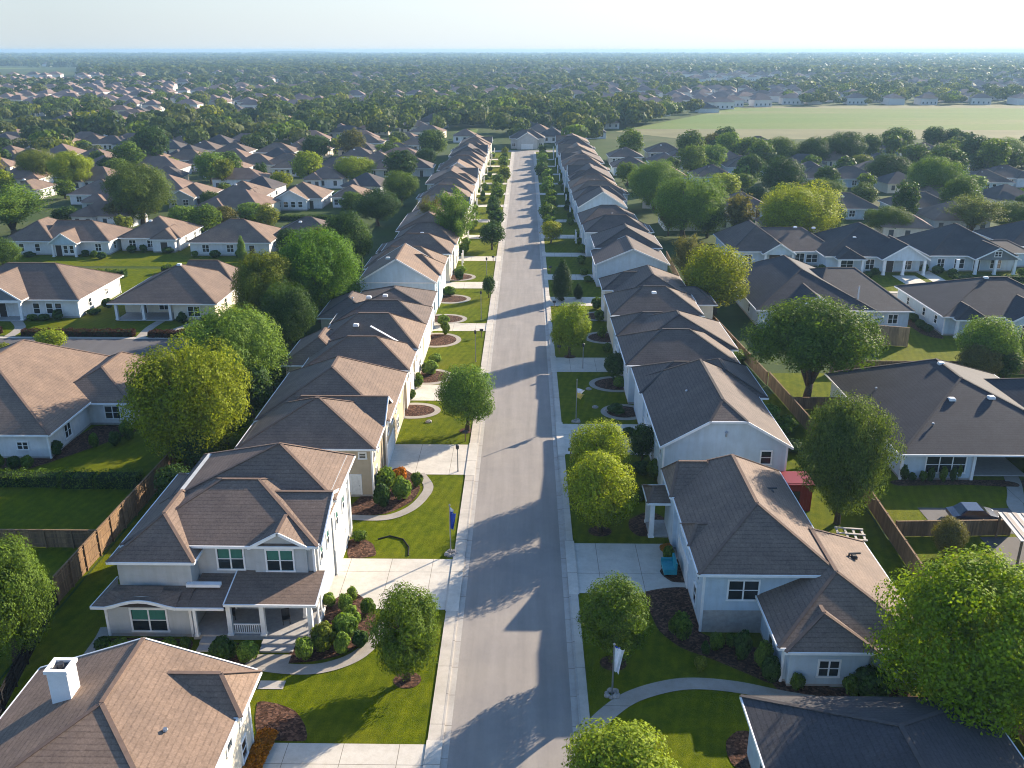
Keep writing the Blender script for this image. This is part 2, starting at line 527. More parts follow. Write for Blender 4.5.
MIDHOUSES=[
 (-59.1,-51.0,88.8,26,'W','B','A0','white L-shaped brown-roofed house beside the golden tree, at the left edge'),
 (-96.7,-73.6,143.6,20,'W','B','A1','white house with grey gable over its columned porch, by the left side road'),
 (-67.3,-50.3,142.3,19,'C','B','A2','cream house with broad brown hip roof over a three-column open porch, left side road'),
 (-112.3,-90.0,192.7,15,'W','B','B1','white house with twin brown hips and small blue-grey entry gable, behind the grey-gabled house'),
 (-89.1,-76.0,197.2,14,'W','B','p','small white house with plain brown hip and dark double door, behind the cream porch house'),
 (-71.9,-54.7,192.3,14,'W','B','h','wide white house with long brown roof and a slim cypress at its front'),
 (-55.7,-41.4,197.7,13,'C','D','h','house with low dark brown roof mostly hidden by deep green trees, left rows'),
 (-152.7,-144.4,267.1,13,'W','B','h','white house with bright side wall behind the feathery tree at far left'),
 (-130.6,-117.0,260.1,13,'W','B','p','pale blue-white house left of the big dark oak in the third left row'),
 (-100.4,-89.8,257.0,13,'G','B','g','blue-grey house with broad front gable right of the big dark oak'),
 (-87.8,-73.9,255.4,14,'W','B','p','white house with lit side wall and small projecting bay, right of the blue-grey gabled house'),
 (-69.5,-56.5,254.0,14,'W','B','g','white house with low front gable between the golden tree and the four-window house'),
 (-53.8,-45.0,255.9,13,'W','B','h','white house with a row of four dark windows beside the dark trees'),
]
FARROWS=[
 (-210.8,-200.4,362.0,'W','B'),
 (-169.1,-162.2,349.6,'W','B'),
 (-197.5,-191.2,411.7,'W','B'),
 (-188.9,-180.0,407.6,'W','D'),
 (-131.2,-125.9,347.0,'C','B'),
 (-121.7,-114.0,335.2,'W','D'),
 (-155.8,-149.1,412.3,'C','B'),
 (-138.5,-131.4,384.4,'W','D'),
 (-104.3,-91.9,332.6,'C','B'),
 (-88.7,-85.0,332.8,'W','B'),
 (-85.8,-78.1,321.9,'W','B'),
 (-70.3,-63.3,322.1,'W','D'),
 (-122.9,-115.5,373.7,'W','D'),
 (-94.9,-81.2,381.4,'C','B'),
 (-50.9,-45.3,319.7,'W','B'),
 (-69.6,-60.6,357.5,'C','D'),
 (-56.9,-47.1,374.6,'W','B'),
 (-44.2,-36.1,322.5,'W','D'),
 (-74.8,-66.3,413.5,'C','B'),
 (-50.9,-42.1,405.4,'W','B'),
 (-58.0,-51.7,342.0,'C','B'),
 (-254.2,-247.4,448.2,'W','B'),
 (-238.0,-230.3,443.5,'C','B'),
 (-189.1,-181.2,454.3,'C','B'),
 (-104.1,-98.4,373.9,'W','B'),
 (56.6,60.8,239.8,'W','D'),
 (83.1,90.0,238.7,'W','D'),
 (103.2,109.9,240.5,'W','D'),
 (59.5,66.1,301.6,'W','D'),
 (61.4,70.9,362.6,'G','D'),
 (91.8,100.9,297.5,'G','D'),
 (103.8,110.6,297.6,'W','D'),
 (140.4,153.9,289.4,'W','D'),
 (152.6,165.7,300.7,'W','D'),
 (157.7,171.2,377.8,'W','D'),
 (144.1,154.2,388.5,'W','D'),
 (74.2,84.8,326.9,'W','D'),
 (53.9,61.2,376.2,'G','D'),
 (73.0,82.6,407.2,'W','D'),
 (36.8,43.0,359.0,'G','D'),
 (35.1,41.5,326.3,'W','D'),
 (99.3,108.1,407.6,'W','D'),
]
TREES=[
 (-7.5,52.5,7.4,5.0,'oval','mid','dense oval tree on the lawn in front of the grey porch house'),
 (-6.0,97.2,8.0,6.6,'round','fresh','round light green kerb tree on the lawn before the tan house'),
 (-6.7,199.4,5.8,5.8,'round','deep','small round dark green tree on the left kerb beside the tall feathery tree'),
 (-14.1,187.1,14.4,9.2,'wispy','fresh','tall feathery light green tree standing against the left row of roofs'),
 (-20.3,201.3,11.2,5.4,'wispy','olive','thin brownish tree left of the tall feathery tree in the left row'),
 (-5.8,157.8,3.9,2.3,'round','deep','tiny clipped ball tree on the left kerb above the two grey stakes'),
 (7.8,73.8,7.6,6.6,'round','lime','bright yellow-green round tree, front one of the overlapping pair right of the road'),
 (8.2,82.5,7.2,5.8,'round','lime','bright yellow-green round tree, rear one of the overlapping pair right of the road'),
 (7.3,54.6,7.1,4.9,'oval','mid','shaded dark oval tree on the right verge behind the white flag'),
 (6.6,41.4,5.2,6.5,'round','lime','yellow-green tree top at the bottom edge right of the road'),
 (7.3,124.6,7.8,5.8,'round','lime','yellow-green round tree by the right kerb, in front of the dark cypress'),
 (7.3,155.9,7.1,2.7,'cypress','deep','dark green columnar cypress on the right verge'),
 (10.3,157.3,2.8,1.3,'cypress','deep','short narrow cypress right beside the taller cypress'),
 (6.7,207.3,4.9,4.9,'round','gold','small round golden tree by the right kerb'),
 (13.2,114.1,4.0,3.6,'round','deep','dark round-headed small tree in a mulch bed on the right verge'),
 (13.5,88.7,4.4,3.0,'round','deep','dark small tree by the white wall behind the yellow-green pair'),
 (29.8,49.5,13.2,9.9,'broad','vivid','largest bright green tree, dense and round, at the lower right edge'),
 (31.1,75.6,12.6,8.6,'broad','deep','big dark green tree between the red shed and the dark-roofed house'),
 (36.4,106.4,13.2,15.3,'broad','mid','broad spreading tree with forked bare trunk in the right back yards'),
 (32.8,147.8,11.5,11.0,'round','gold','golden-green dense tree behind the right row, near the grey-roofed house'),
 (30.5,162.6,10.0,6.2,'wispy','olive','bare-looking brown tree left of the golden-green tree'),
 (38.0,70.0,3.6,3.0,'round','olive','small olive tree in front of the right wooden fence'),
 (64.2,118.1,8.0,8.5,'round','fresh','light green bushy tree in front of the blue-white house at the right'),
 (61.1,114.1,5.3,5.3,'round','olive','olive round tree behind the big dark roof, left of a darker one'),
 (65.3,114.9,4.3,3.8,'round','deep','small dark tree right of the olive round tree behind the big dark roof'),
 (59.0,198.2,10.1,17.1,'broad','lime2','wide bright yellow tree between two roofs of the right rows'),
 (50.7,211.5,10.3,7.5,'wispy','olive','grey-olive feathery tree left of the wide bright yellow tree'),
 (44.0,213.8,9.4,8.0,'round','deep','dark tree right of the two big domed trees behind the right row'),
 (38.3,213.7,14.0,16.9,'broad','mid','larger domed green tree, right one of the pair behind the right row'),
 (36.8,253.8,13.1,15.0,'broad','mid','domed green tree, left one of the pair behind the right row'),
 (35.1,216.2,7.9,4.8,'wispy','olive','slim grey-brown tree in front of the two domed trees'),
 (59.5,272.0,7.6,9.5,'round','lime','lime green round tree right of the two domed trees'),
 (75.8,268.5,12.6,12.8,'round','deep','dark rounded tree among the right rows, above the bright yellow one'),
 (69.1,288.3,5.6,7.5,'round','mid','small round tree left of the dark rounded tree, right rows'),
 (85.3,261.4,7.3,12.0,'broad','mid','low broad green tree below the grey-roofed house of the right rows'),
 (71.5,214.2,9.7,9.4,'round','deep','dark olive tree right of the wide bright yellow tree'),
 (87.1,216.9,6.9,11.0,'broad','mid','low wide green tree behind the white columned house, right rows'),
 (96.6,230.2,11.0,6.6,'oval','deep','dark upright tree left of the little white house with three windows'),
 (118.4,265.4,13.0,14.4,'broad','fresh','domed light green tree behind the little white house with three windows'),
 (113.4,236.1,11.3,10.3,'round','mid','rounded green tree right of the domed light green tree'),
 (107.9,217.2,9.3,12.4,'wispy','fresh2','feathery pale green tree right of the little white house'),
 (120.0,222.5,7.1,10.8,'broad','mid','dark spreading tree at the right edge above the dark roof'),
 (119.2,302.4,9.9,14.4,'round','deep','deep green round tree in the right rows, left of the domed light one'),
 (123.0,357.0,12.3,16.1,'round','deep','dark big tree at the near edge of the pale field, largest one there'),
 (109.5,350.5,11.0,12.8,'round','deep','dark tree left of the dark big tree near the pale field'),
 (96.6,350.3,11.0,14.3,'round','mid','green rounded tree at the near edge of the pale field'),
 (91.3,369.8,9.3,11.9,'round','mid','medium tree beside the green rounded one near the pale field'),
 (180.9,351.5,10.6,22.6,'broad','fresh','broad light green tree near the right edge, below the field'),
 (170.6,351.4,11.7,12.1,'round','deep','dark tree left of the broad light green tree below the field'),
 (188.0,408.8,9.7,9.6,'round','deep',"small dark tree on the field's near edge, right rows"),
 (179.2,408.7,10.6,9.6,'round','deep',"small dark tree left of its twin on the field's near edge"),
 (163.4,408.5,10.1,14.0,'round','mid',"green tree at the field's near edge behind the far houses"),
 (-35.1,86.8,13.3,12.3,'broad','gold','large golden-green tree above the wooden fence on the left'),
 (-35.5,105.4,12.1,12.2,'broad','fresh','large light green tree behind the golden-green one, left of the row houses'),
 (-38.9,133.2,13.1,10.1,'broad','lime3','tall yellowish green tree right of the cream porch house'),
 (-33.3,124.5,10.5,8.1,'broad','deep','dark tree at the foot of the tall yellowish one beside the row houses'),
 (-32.7,142.1,14.9,13.9,'broad','green','big rich green tree left of the blue gable in the row'),
 (-34.3,175.9,12.0,10.3,'round','deep','dark green tree behind the big rich green one, left of the row'),
 (-36.5,54.4,9.6,6.9,'broad','mid','green tree at the lower left edge beside the dark picket fence'),
 (-68.8,124.9,3.7,4.3,'round','lime','small yellow bushy tree by the left side road'),
 (-73.1,119.5,3.3,3.4,'round','lime3','yellowish bush-like tree at the left edge by the side road'),
 (-122.4,213.9,11.4,18.6,'wispy','fresh','feathery pale tree at the left edge beside the twin-hip house'),
 (-106.3,180.2,5.8,7.4,'round','mid','green tree at the left edge in front of the twin-hip house'),
 (-143.4,289.5,11.8,12.7,'broad','lime','yellow-green dense tree right of the bright-walled house at far left'),
 (-161.5,303.0,11.0,14.6,'broad','lime3','light green tree behind the bright-walled house at far left'),
 (-97.7,230.2,14.8,16.8,'broad','oak','big dark oak covering the right end of the pale blue-white house'),
 (-101.9,227.3,6.5,7.6,'round','olive','olive bush-like tree at the foot of the big dark oak'),
 (-83.9,222.1,5.9,6.9,'round','fresh','light green round tree in front of the blue-grey gabled house'),
 (-76.1,214.5,7.2,7.7,'round','mid','darker green tree right of the light green round one, before the gabled house'),
 (-95.1,290.2,9.4,7.6,'wispy','lime3','pale yellowish tree behind the blue-grey gabled house'),
 (-86.0,299.4,7.4,4.9,'oval','deep','slim dark tree behind the white house with lit side wall'),
 (-76.0,286.2,6.2,6.9,'round','gold','golden round tree between two white houses of the third left row'),
 (-71.6,304.3,10.4,10.3,'round','lime','upright lime green tree behind the low porch roof house'),
 (-55.6,304.6,8.8,13.0,'round','lime','wide lime green tree behind the house with four windows'),
 (-36.7,228.2,9.0,11.6,'round','deep','dark tree right of the house with four windows, larger one'),
 (-46.6,246.0,5.9,6.5,'round','mid','small green tree right in front of the house with four windows'),
 (-34.7,259.6,9.6,9.7,'round','mid','green tree beside the far end of the left street row'),
 (-58.9,186.4,5.3,1.9,'cypress','fresh','slim light cypress in front of the wide white house'),
 (-142.7,353.1,14.5,12.3,'round','deep','dark rounded tree in the left mid distance, above the oak'),
 (-56.5,401.2,6.3,9.5,'cypress','lime','bright yellow-green tree at the far end of the left street row'),
 (-176.6,380.1,8.0,12.4,'round','mid',None),
 (-129.4,373.5,7.9,5.7,'oval','deep',None),
 (-46.9,278.3,7.8,4.9,'round','olive',None),
]
POLYS={
 'bed_corner':[(-16.6, 55.6), (-16.2, 57.1), (-15.3, 60.7), (-14.7, 62.4), (-13.4, 63.6), (-11.5, 61.6), (-10.8, 59.4), (-11.1, 57.1), (-12.5, 55.4), (-14.5, 54.5), (-16.7, 54.3)],
 'bed_rear':[(-15.2, 71.8), (-14.1, 72.2), (-12.9, 71.1), (-12.4, 69.2), (-14.7, 68.8)],
 'bed_tan':[(-16.4, 78.1), (-15.8, 76.5), (-12.6, 76.9), (-10.4, 79.4), (-9.9, 82.4), (-11.1, 85.7), (-13.2, 86.9)],
 'bed_dark':[(-17.5, 50.0), (-16.1, 49.9), (-14.7, 49.2), (-13.7, 47.8), (-13.4, 46.4), (-16.5, 46.7)],
 'rust':[(-16.7, 44.1), (-16.9, 46.5), (-15.9, 46.7), (-15.5, 44.1)],
 'rbed_main':[(10.8, 63.9), (14.6, 64.4), (14.4, 58.3), (18.4, 56.4), (18.4, 52.5), (16.7, 53.6), (14.8, 55.0), (12.5, 56.5), (11.2, 58.5), (10.8, 61.1)],
 'rbed_front':[(18.2, 55.8), (19.5, 52.3), (24.6, 51.8), (27.4, 52.0), (28.2, 50.4), (23.2, 50.6), (19.2, 51.2), (18.3, 52.5)],
 'rbed_circle':[(12.4, 67.0), (13.8, 68.9), (15.3, 68.6), (14.9, 65.5), (13.2, 65.4)],
 'rbed_small':[(10.8, 76.1), (12.8, 77.7), (14.1, 76.5), (13.7, 73.3), (11.4, 72.9), (10.6, 74.2)],
 'rbed_round':[(13.9, 46.8), (14.8, 47.7), (15.7, 47.5), (15.3, 44.5), (14.0, 44.5), (13.7, 45.6)],
}
LINES={
 'path_corner':[(-19.5, 54.2), (-16.5, 53.6), (-13.9, 53.7), (-11.7, 55.0), (-10.5, 57.2), (-10.0, 59.4)],
 'path_tan':[(-16.0, 76.1), (-12.5, 76.1), (-10.4, 77.8), (-9.3, 80.5), (-9.1, 82.9), (-10.3, 85.7)],
 'rpath':[(4.8, 47.0), (6.2, 49.0), (8.2, 50.9), (10.9, 52.1), (13.2, 52.4), (16.0, 52.0), (19.2, 51.0), (23.0, 50.3), (26.6, 50.0)],
 'lpath':[(-31.4, 53.5), (-31.4, 56.8), (-31.6, 58.4)],
 'rb_path':[(53.6, 95.5), (51.8, 87.6), (50.0, 82.4), (48.8, 79.6)],
 'a2path':[(-59.3, 139.4), (-59.1, 133.9)],
 'a1path':[(-82.0, 143.7), (-79.8, 135.8)],
 'a2path2':[(-55.1, 139.4), (-54.8, 136.1)],
}
SHRUBS=[
 (-21.2,54.6,2.09,2.04),
 (-19.4,54.5,1.75,1.61),
 (-15.3,54.6,2.18,1.46),
 (-14.1,55.9,2.38,2.08),
 (-12.6,55.3,2.02,1.33),
 (-12.7,57.1,2.50,1.96),
 (-11.5,56.2,1.59,1.34),
 (-13.5,60.7,1.85,1.27),
 (-13.2,62.4,1.32,0.97),
 (-11.6,60.5,1.48,1.27),
 (-12.6,59.0,1.82,1.55),
 (-14.9,61.5,1.31,1.12),
 (-13.1,78.1,2.71,1.75),
 (-11.4,79.8,2.75,2.18),
 (-12.1,83.8,1.82,1.65),
 (-10.3,82.9,1.59,1.43),
 (-13.4,82.0,2.69,2.23),
 (-14.2,71.8,1.14,1.46),
 (-30.5,55.4,1.33,1.33),
 (-29.0,55.1,1.32,1.92),
 (-26.9,55.1,1.32,1.62),
 (-25.6,55.5,1.24,1.34),
 (-24.4,55.5,1.41,0.89),
 (12.6,57.5,2.50,1.81),
 (14.2,55.7,1.32,0.74),
 (15.1,56.3,1.59,1.19),
 (16.8,55.2,2.61,1.46),
 (18.0,54.0,2.58,1.44),
 (18.2,52.7,2.30,1.41),
 (16.2,56.6,1.42,0.90),
 (13.5,53.8,1.46,1.00),
 (19.8,51.9,1.52,1.12),
 (24.9,51.3,2.35,2.76),
 (23.4,51.4,1.68,1.38),
 (14.4,84.6,2.51,2.07),
 (13.4,68.9,1.50,1.05),
 (40.2,85.0,1.95,1.04),
 (42.0,84.6,1.37,0.83),
 (42.8,84.6,1.82,0.83),
 (44.0,84.4,1.94,0.82),
 (45.1,84.6,1.83,0.72),
 (45.9,85.1,2.06,0.62),
 (41.0,84.8,1.03,0.83),
 (-55.1,86.0,2.10,1.06),
 (-53.6,86.0,1.75,1.49),
 (-52.4,86.5,1.53,1.50),
 (-50.7,89.6,1.92,1.54),
 (-47.6,91.8,1.96,1.12),
 (-45.5,92.3,1.96,1.58),
 (-44.8,94.0,2.48,1.83),
 (-13.5,111.5,2.25,1.85),
 (-13.9,107.1,1.63,1.53),
 (-16.4,131.5,1.91,1.84),
 (-15.9,156.2,1.83,2.15),
 (-15.1,163.4,2.28,1.86),
 (-14.7,187.1,2.55,2.11),
]
# ------------------------------------------------------------------ houses
FACE_ROT = {"-y": 0.0, "+x": R(90), "+y": R(180), "-x": R(-90)}
WIN_CACHE = {}

def window_meshes(w, h, grid):
    key = (round(w, 2), round(h, 2), grid)
    if key in WIN_CACHE: return WIN_CACHE[key]
    f = MB(); t = 0.13
    f.box(-w/2 - t, w/2 + t, -0.07, 0.05, h, h + t + 0.03)
    f.box(-w/2 - t - 0.04, w/2 + t + 0.04, -0.1, 0.05, -t, 0)
    f.box(-w/2 - t, -w/2, -0.07, 0.05, 0, h)
    f.box(w/2, w/2 + t, -0.07, 0.05, 0, h)
    nv = {1: 0, 2: 1, 3: 2}[grid]
    for k in range(nv):
        x = -w/2 + w * (k + 1) / (nv + 1)
        f.box(x - 0.055, x + 0.055, -0.06, 0.05, 0, h)
    f.box(-w/2, w/2, -0.045, 0.05, h * 0.5 - 0.03, h * 0.5 + 0.03)
    p = MB()
    p.box(-w/2, w/2, -0.018, 0.06, 0.0, h)
    WIN_CACHE[key] = (f.mesh("window_frame", ["trim_white"]), p.mesh("window_pane", ["window_glass"]))
    return WIN_CACHE[key]

BLIND = {}
COL_CACHE = {}
ROOFM = {"B": ("roof_brown", "ridge_brown"), "D": ("roof_dark", "ridge_dark"), "K": ("roof_charcoal", "ridge_dark")}
WALLM = {"W": "wall_white", "P": "wall_pale", "C": "wall_cream", "G": "wall_grey", "T": "wall_tan", "U": "wall_blue", "S": "wall_slate"}

class House:
    def __init__(s, label, x=0.0, y=0.0, rz=0.0, wall="W", roof="B", group=None, name="house"):
        s.root = empty(name, (x, y, 0), rz, label, "house", group)
        s.wall = wall; s.roofc = roof
        s.W = MB(); s.R = MB(); s.F = MB(); s.K = MB(); s.FD = MB(); s.CT = []
        s.nwin = 0
    def block(s, x0, x1, y0, y1, ze, zr, axis="y", ins=None, ov=0.5, z0=0.0, jerk=None, dull=None, corner=False, caps=True, walls=True, wmat=0):
        """walls x0..x1, y0..y1 under a roof with eaves at ze and its ridge at zr; ins = how far each ridge end stands in from the eave (0 = gable)"""
        if axis == "x": T = lambda u, v, z: (v, u, z); a0, a1, b0, b1 = y0, y1, x0, x1
        else: T = lambda u, v, z: (u, v, z); a0, a1, b0, b1 = x0, x1, y0, y1
        # u across the ridge (a), v along it (b)
        half = (a1 - a0) / 2 + ov
        uc = (a0 + a1) / 2
        slope = (zr - ze) / half
        if ins is None: ins = (half, half)
        u0, u1 = uc - half, uc + half
        v0, v1 = b0 - ov, b1 + ov
        p0, p1 = v0 + ins[0], v1 - ins[1]
        jk = jerk or (None, None)
        left = []; right = []
        P = T(uc, p0, zr); Q = T(uc, p1, zr)
        def side(u, sgn):
            pts = [T(u, v0, ze)]
            if jk[0] is not None:
                zc = ze + jk[0] * (zr - ze); pts.append(T(u + sgn * (zc - ze) / slope, v0, zc))
            pts.append(P); pts.append(Q)
            if jk[1] is not None:
                zc = ze + jk[1] * (zr - ze); pts.append(T(u + sgn * (zc - ze) / slope, v1, zc))
            pts.append(T(u, v1, ze))
            return pts
        s.R.up_poly(side(u0, 1)); s.R.up_poly(side(u1, -1))
        for e, v, pt, vw in ((0, v0, P, b0), (1, v1, Q, b1)):
            A = T(u0, v, ze); B = T(u1, v, ze)
            dz = ov * slope - 0.05
            if jk[e] is not None:
                zc = ze + jk[e] * (zr - ze); q = (zc - ze) / slope
                A2 = T(u0 + q, v, zc); B2 = T(u1 - q, v, zc)
                s.R.up_poly([A2, B2, pt])
                s.F.bar(A, A2, 0.1, 0.24, lift=-0.2); s.F.bar(B2, B, 0.1, 0.24, lift=-0.2); s.F.bar(A2, B2, 0.1, 0.2, lift=-0.16)
                if walls:
                    s.W.poly([T(a0, vw, ze + dz), T(a1, vw, ze + dz), T(u1 - q, vw, zc - 0.06), T(u0 + q, vw, zc - 0.06)], wmat)
                if caps: s.K.bar(A2, pt, 0.26, 0.05); s.K.bar(B2, pt, 0.26, 0.05)
            elif ins[e] > 0.01:
                s.R.up_poly([A, B, pt])
                s.F.bar(A, B, 0.12, 0.2, 1 if dull == e else 0, lift=-0.19)
                if caps: s.K.bar(A, pt, 0.26, 0.05); s.K.bar(B, pt, 0.26, 0.05)
            else:
                s.F.bar(A, pt, 0.1, 0.24, lift=-0.2); s.F.bar(pt, B, 0.1, 0.24, lift=-0.2)
                if walls: s.W.poly([T(a0, vw, ze + dz), T(a1, vw, ze + dz), T(uc, vw, zr - 0.06)], wmat)
        s.F.bar(T(u0, v0, ze), T(u0, v1, ze), 0.12, 0.2, lift=-0.19)
        s.F.bar(T(u1, v0, ze), T(u1, v1, ze), 0.12, 0.2, lift=-0.19)
        if caps: s.K.bar(P, Q, 0.28, 0.055)
        if walls:
            zt = ze + ov * slope - 0.05
            s.W.box(x0, x1, y0, y1, z0 + (0.3 if z0 < 0.1 else 0), zt, wmat)
            if z0 < 0.1: s.FD.box(x0 + 0.03, x1 - 0.03, y0 + 0.03, y1 - 0.03, 0.0, 0.32)
        if corner:
            for xx in (x0, x1):
                for yy in (y0, y1):
                    s.CT.append((xx - 0.09, xx + 0.09, yy - 0.09, yy + 0.09, max(z0, 0.1), ze - 0.05))
    def shed(s, x0, x1, y0, y1, zb, zf, side="-y"):
        """lean-to roof: zb at the house, zf at its outer edge"""
        if side == "-y": pts = [(x0, y0, zf), (x1, y0, zf), (x1, y1, zb), (x0, y1, zb)]
        elif side == "+x": pts = [(x1, y0, zf), (x1, y1, zf), (x0, y1, zb), (x0, y0, zb)]
        else: pts = [(x0, y0, zf), (x0, y1, zf), (x1, y1, zb), (x1, y0, zb)]
        s.R.up_poly(pts)
        n = len(pts)
        for k in range(n):
            if k == 2: continue
            s.F.bar(pts[k], pts[(k + 1) % n], 0.1, 0.2, lift=-0.19)
    def win(s, face, a, z, w, h, plane, grid=2, blind=False):
        fm, pm = window_meshes(w, h, grid)
        loc = {"-y": (a, plane, z), "+y": (a, plane, z), "+x": (plane, a, z), "-x": (plane, a, z)}[face]
        fo = add("window", fm, s.root, loc, FACE_ROT[face])
        add("pane", pm, fo)
        if blind:
            k = (w, h)
            if k not in BLIND:
                m = MB(); t = w / 2
                for q in (-1, 1): m.box(q * t / 2 - t / 2 + 0.06, q * t / 2 + t / 2 - 0.06, -0.028, -0.02, h * 0.53, h)
                BLIND[k] = m.mesh("blind", ["blind_green"])
            add("blind", BLIND[k], fo)
        s.nwin += 1
        return fo
    def door(s, face, a, z, plane, w=1.0, h=2.1, col_="door_dark"):
        loc = {"-y": (a, plane, z), "+y": (a, plane, z), "+x": (plane, a, z), "-x": (plane, a, z)}[face]
        m = MB(); m.box(-w/2, w/2, -0.04, 0.05, 0, h)
        for q in (0.12, 0.56):
            m.box(-w/2 + 0.14, w/2 - 0.14, -0.055, 0.0, h * q, h * (q + 0.32))
        d = add("door", m.mesh("door", [col_]), s.root, loc, FACE_ROT[face])
        f = MB()
        f.box(-w/2 - 0.13, -w/2, -0.07, 0.05, 0, h + 0.13); f.box(w/2, w/2 + 0.13, -0.07, 0.05, 0, h + 0.13); f.box(-w/2, w/2, -0.07, 0.05, h, h + 0.13)
        add("door_frame", f.mesh("door_frame", ["trim_white"]), d)
        k = MB(); k.tube([(w/2 - 0.1, -0.06, h * 0.47), (w/2 - 0.1, -0.12, h * 0.47)], [0.04, 0.045], 8)
        add("handle", k.mesh("handle", ["metal_grey"]), d)
    def garage(s, face, a, plane, w=4.8, h=2.3, col_="door_white"):
        loc = {"-y": (a, plane, 0), "+x": (plane, a, 0), "-x": (plane, a, 0)}[face]
        m = MB()
        for k in range(4): m.box(-w/2, w/2, -0.03 - 0.0, 0.05, 0.06 + k * h / 4, 0.03 + (k + 1) * h / 4)
        m.box(-w/2, w/2, -0.008, 0.05, 0.05, h)
        d = add("garage_door", m.mesh("garage_door", [col_]), s.root, loc, FACE_ROT[face])
        f = MB()
        f.box(-w/2 - 0.16, -w/2, -0.08, 0.05, 0, h + 0.16); f.box(w/2, w/2 + 0.16, -0.08, 0.05, 0, h + 0.16); f.box(-w/2, w/2, -0.08, 0.05, h, h + 0.16)
        add("door_frame", f.mesh("door_frame", ["trim_white"]), d)
    def column(s, x, y, z0, z1, w=0.28):
        k = (round(z1 - z0, 2), w)
        if k not in COL_CACHE:
            H = z1 - z0; m = MB()
            m.box(-w/2, w/2, -w/2, w/2, 0.18, H - 0.14)
            m.box(-w/2 - 0.06, w/2 + 0.06, -w/2 - 0.06, w/2 + 0.06, 0, 0.18)
            m.box(-w/2 - 0.05, w/2 + 0.05, -w/2 - 0.05, w/2 + 0.05, H - 0.14, H)
            COL_CACHE[k] = m.mesh("column", ["trim_white"])
        add("column", COL_CACHE[k], s.root, (x, y, z0))
    def slab(s, name, mat, *boxes):
        m = MB()
        for b_ in boxes: m.box(*b_)
        return add(name, m.mesh(name, [mat]), s.root)
    def railing(s, x0, x1, y, z):
        m = MB()
        m.box(x0, x1, y - 0.05, y + 0.05, z + 0.85, z + 0.95); m.box(x0, x1, y - 0.04, y + 0.04, z + 0.1, z + 0.18)
        n = max(3, int((x1 - x0) / 0.16))
        for k in range(1, n):
            x = x0 + (x1 - x0) * k / n
            m.box(x - 0.03, x + 0.03, y - 0.03, y + 0.03, z + 0.18, z + 0.85)
        add("railing", m.mesh("railing", ["trim_white"]), s.root)
    def chimney(s, x, y, z0, z1, w=1.2, d=1.1):
        m = MB(); m.box(x - w/2, x + w/2, y - d/2, y + d/2, z0, z1)
        t = 0.14
        for b_ in ((x - w/2 - .1, x + w/2 + .1, y - d/2 - .1, y - d/2 + t), (x - w/2 - .1, x + w/2 + .1, y + d/2 - t, y + d/2 + .1),
                   (x - w/2 - .1, x - w/2 + t, y - d/2 + t, y + d/2 - t), (x + w/2 - t, x + w/2 + .1, y - d/2 + t, y + d/2 - t)):
            m.box(*b_, z1, z1 + 0.22)
        c = add("chimney", m.mesh("chimney", ["trim_white"]), s.rf)
        f = MB(); f.box(x - w/2 + t, x + w/2 - t, y - d/2 + t, y + d/2 - t, z1 + 0.02, z1 + 0.06)
        f.tube([(x, y, z1 + .05), (x, y, z1 + .32)], [.2, .2], 10)
        add("flue", f.mesh("flue", ["metal_dark"]), c)
    def vent(s, x, y, z, kind=0):
        m = MB()
        if kind == 0:
            m.tube([(x, y, z - .1), (x, y, z + .32)], [.09, .09], 8); m.tube([(x, y, z + .32), (x, y, z + .42)], [.17, .12], 8)
        elif kind == 1:
            m.box(x - .35, x + .35, y - .3, y + .3, z - .1, z + .16); m.box(x - .28, x + .28, y - .24, y + .24, z + .16, z + .24)
        else:
            m.tube([(x - .4, y, z - .1), (x - .4, y, z + .3), (x + .5, y + .1, z + .28)], [.1, .1, .08], 8); m.box(x - .1, x + .2, y - .25, y + .35, z - .1, z + .12)
        add("roof_vent", m.mesh("roof_vent", [["metal_grey", "trim_white", "metal_dark"][kind]]), s.rf)
    def done(s, corner=True, wmats=None):
        wm = wmats or [WALLM[s.wall]]
        far = min(v[1] for v in s.W.v) > 76
        if far: wm = [q + "_plain" for q in wm]
        s.wl = add("wall", s.W.mesh("wall", wm), s.root)
        if s.FD.v: add("foundation", s.FD.mesh("foundation", ["foundation"]), s.root)
        for b_ in s.CT: 
            m = MB(); m.box(*b_); add("corner_trim", m.mesh("corner_trim", ["trim_white"]), s.root)
        r, k = ROOFM[s.roofc]
        s.rf = add("roof", s.R.mesh("roof", [r + "_plain" if far else r]), s.root)
        add("fascia", s.F.mesh("fascia", ["trim_white", "ridge_dark"] if 1 in s.F.mi else ["trim_white"]), s.rf)
        if s.K.v: add("ridge_cap", s.K.mesh("ridge_cap", [k]), s.rf)
        return s

# --- nearest left house: brown hip roof with a white chimney
G_ST = "houses along the left kerb"
G_SR = "houses along the right kerb"
h = House("white house in the lower left corner with brown roof and white chimney", wall="C", roof="B", group=G_ST)
h.block(-28.9, -16.5, 33.0, 45.6, 5.7, 8.0, "y", (8.0, 0.0), 0.65, corner=True)
h.block(-21.5, -16.3, 42.6, 45.4, 5.75, 7.2, "x", (0.5, 1.7), 0.7, walls=False)
h.done()
h.chimney(-25.7, 42.2, 5.9, 8.9, 1.15, 1.1)
h.win("+x", 44.3, 3.5, 0.8, 1.4, -16.5, 1); h.win("+x", 41.8, 3.5, 0.8, 1.4, -16.5, 1)
h.win("+x", 44.0, 0.9, 0.8, 1.3, -16.5, 1)
h.garage("+x", 37.5, -16.5)
h.vent(-19.0, 39.6, 6.55, 0)

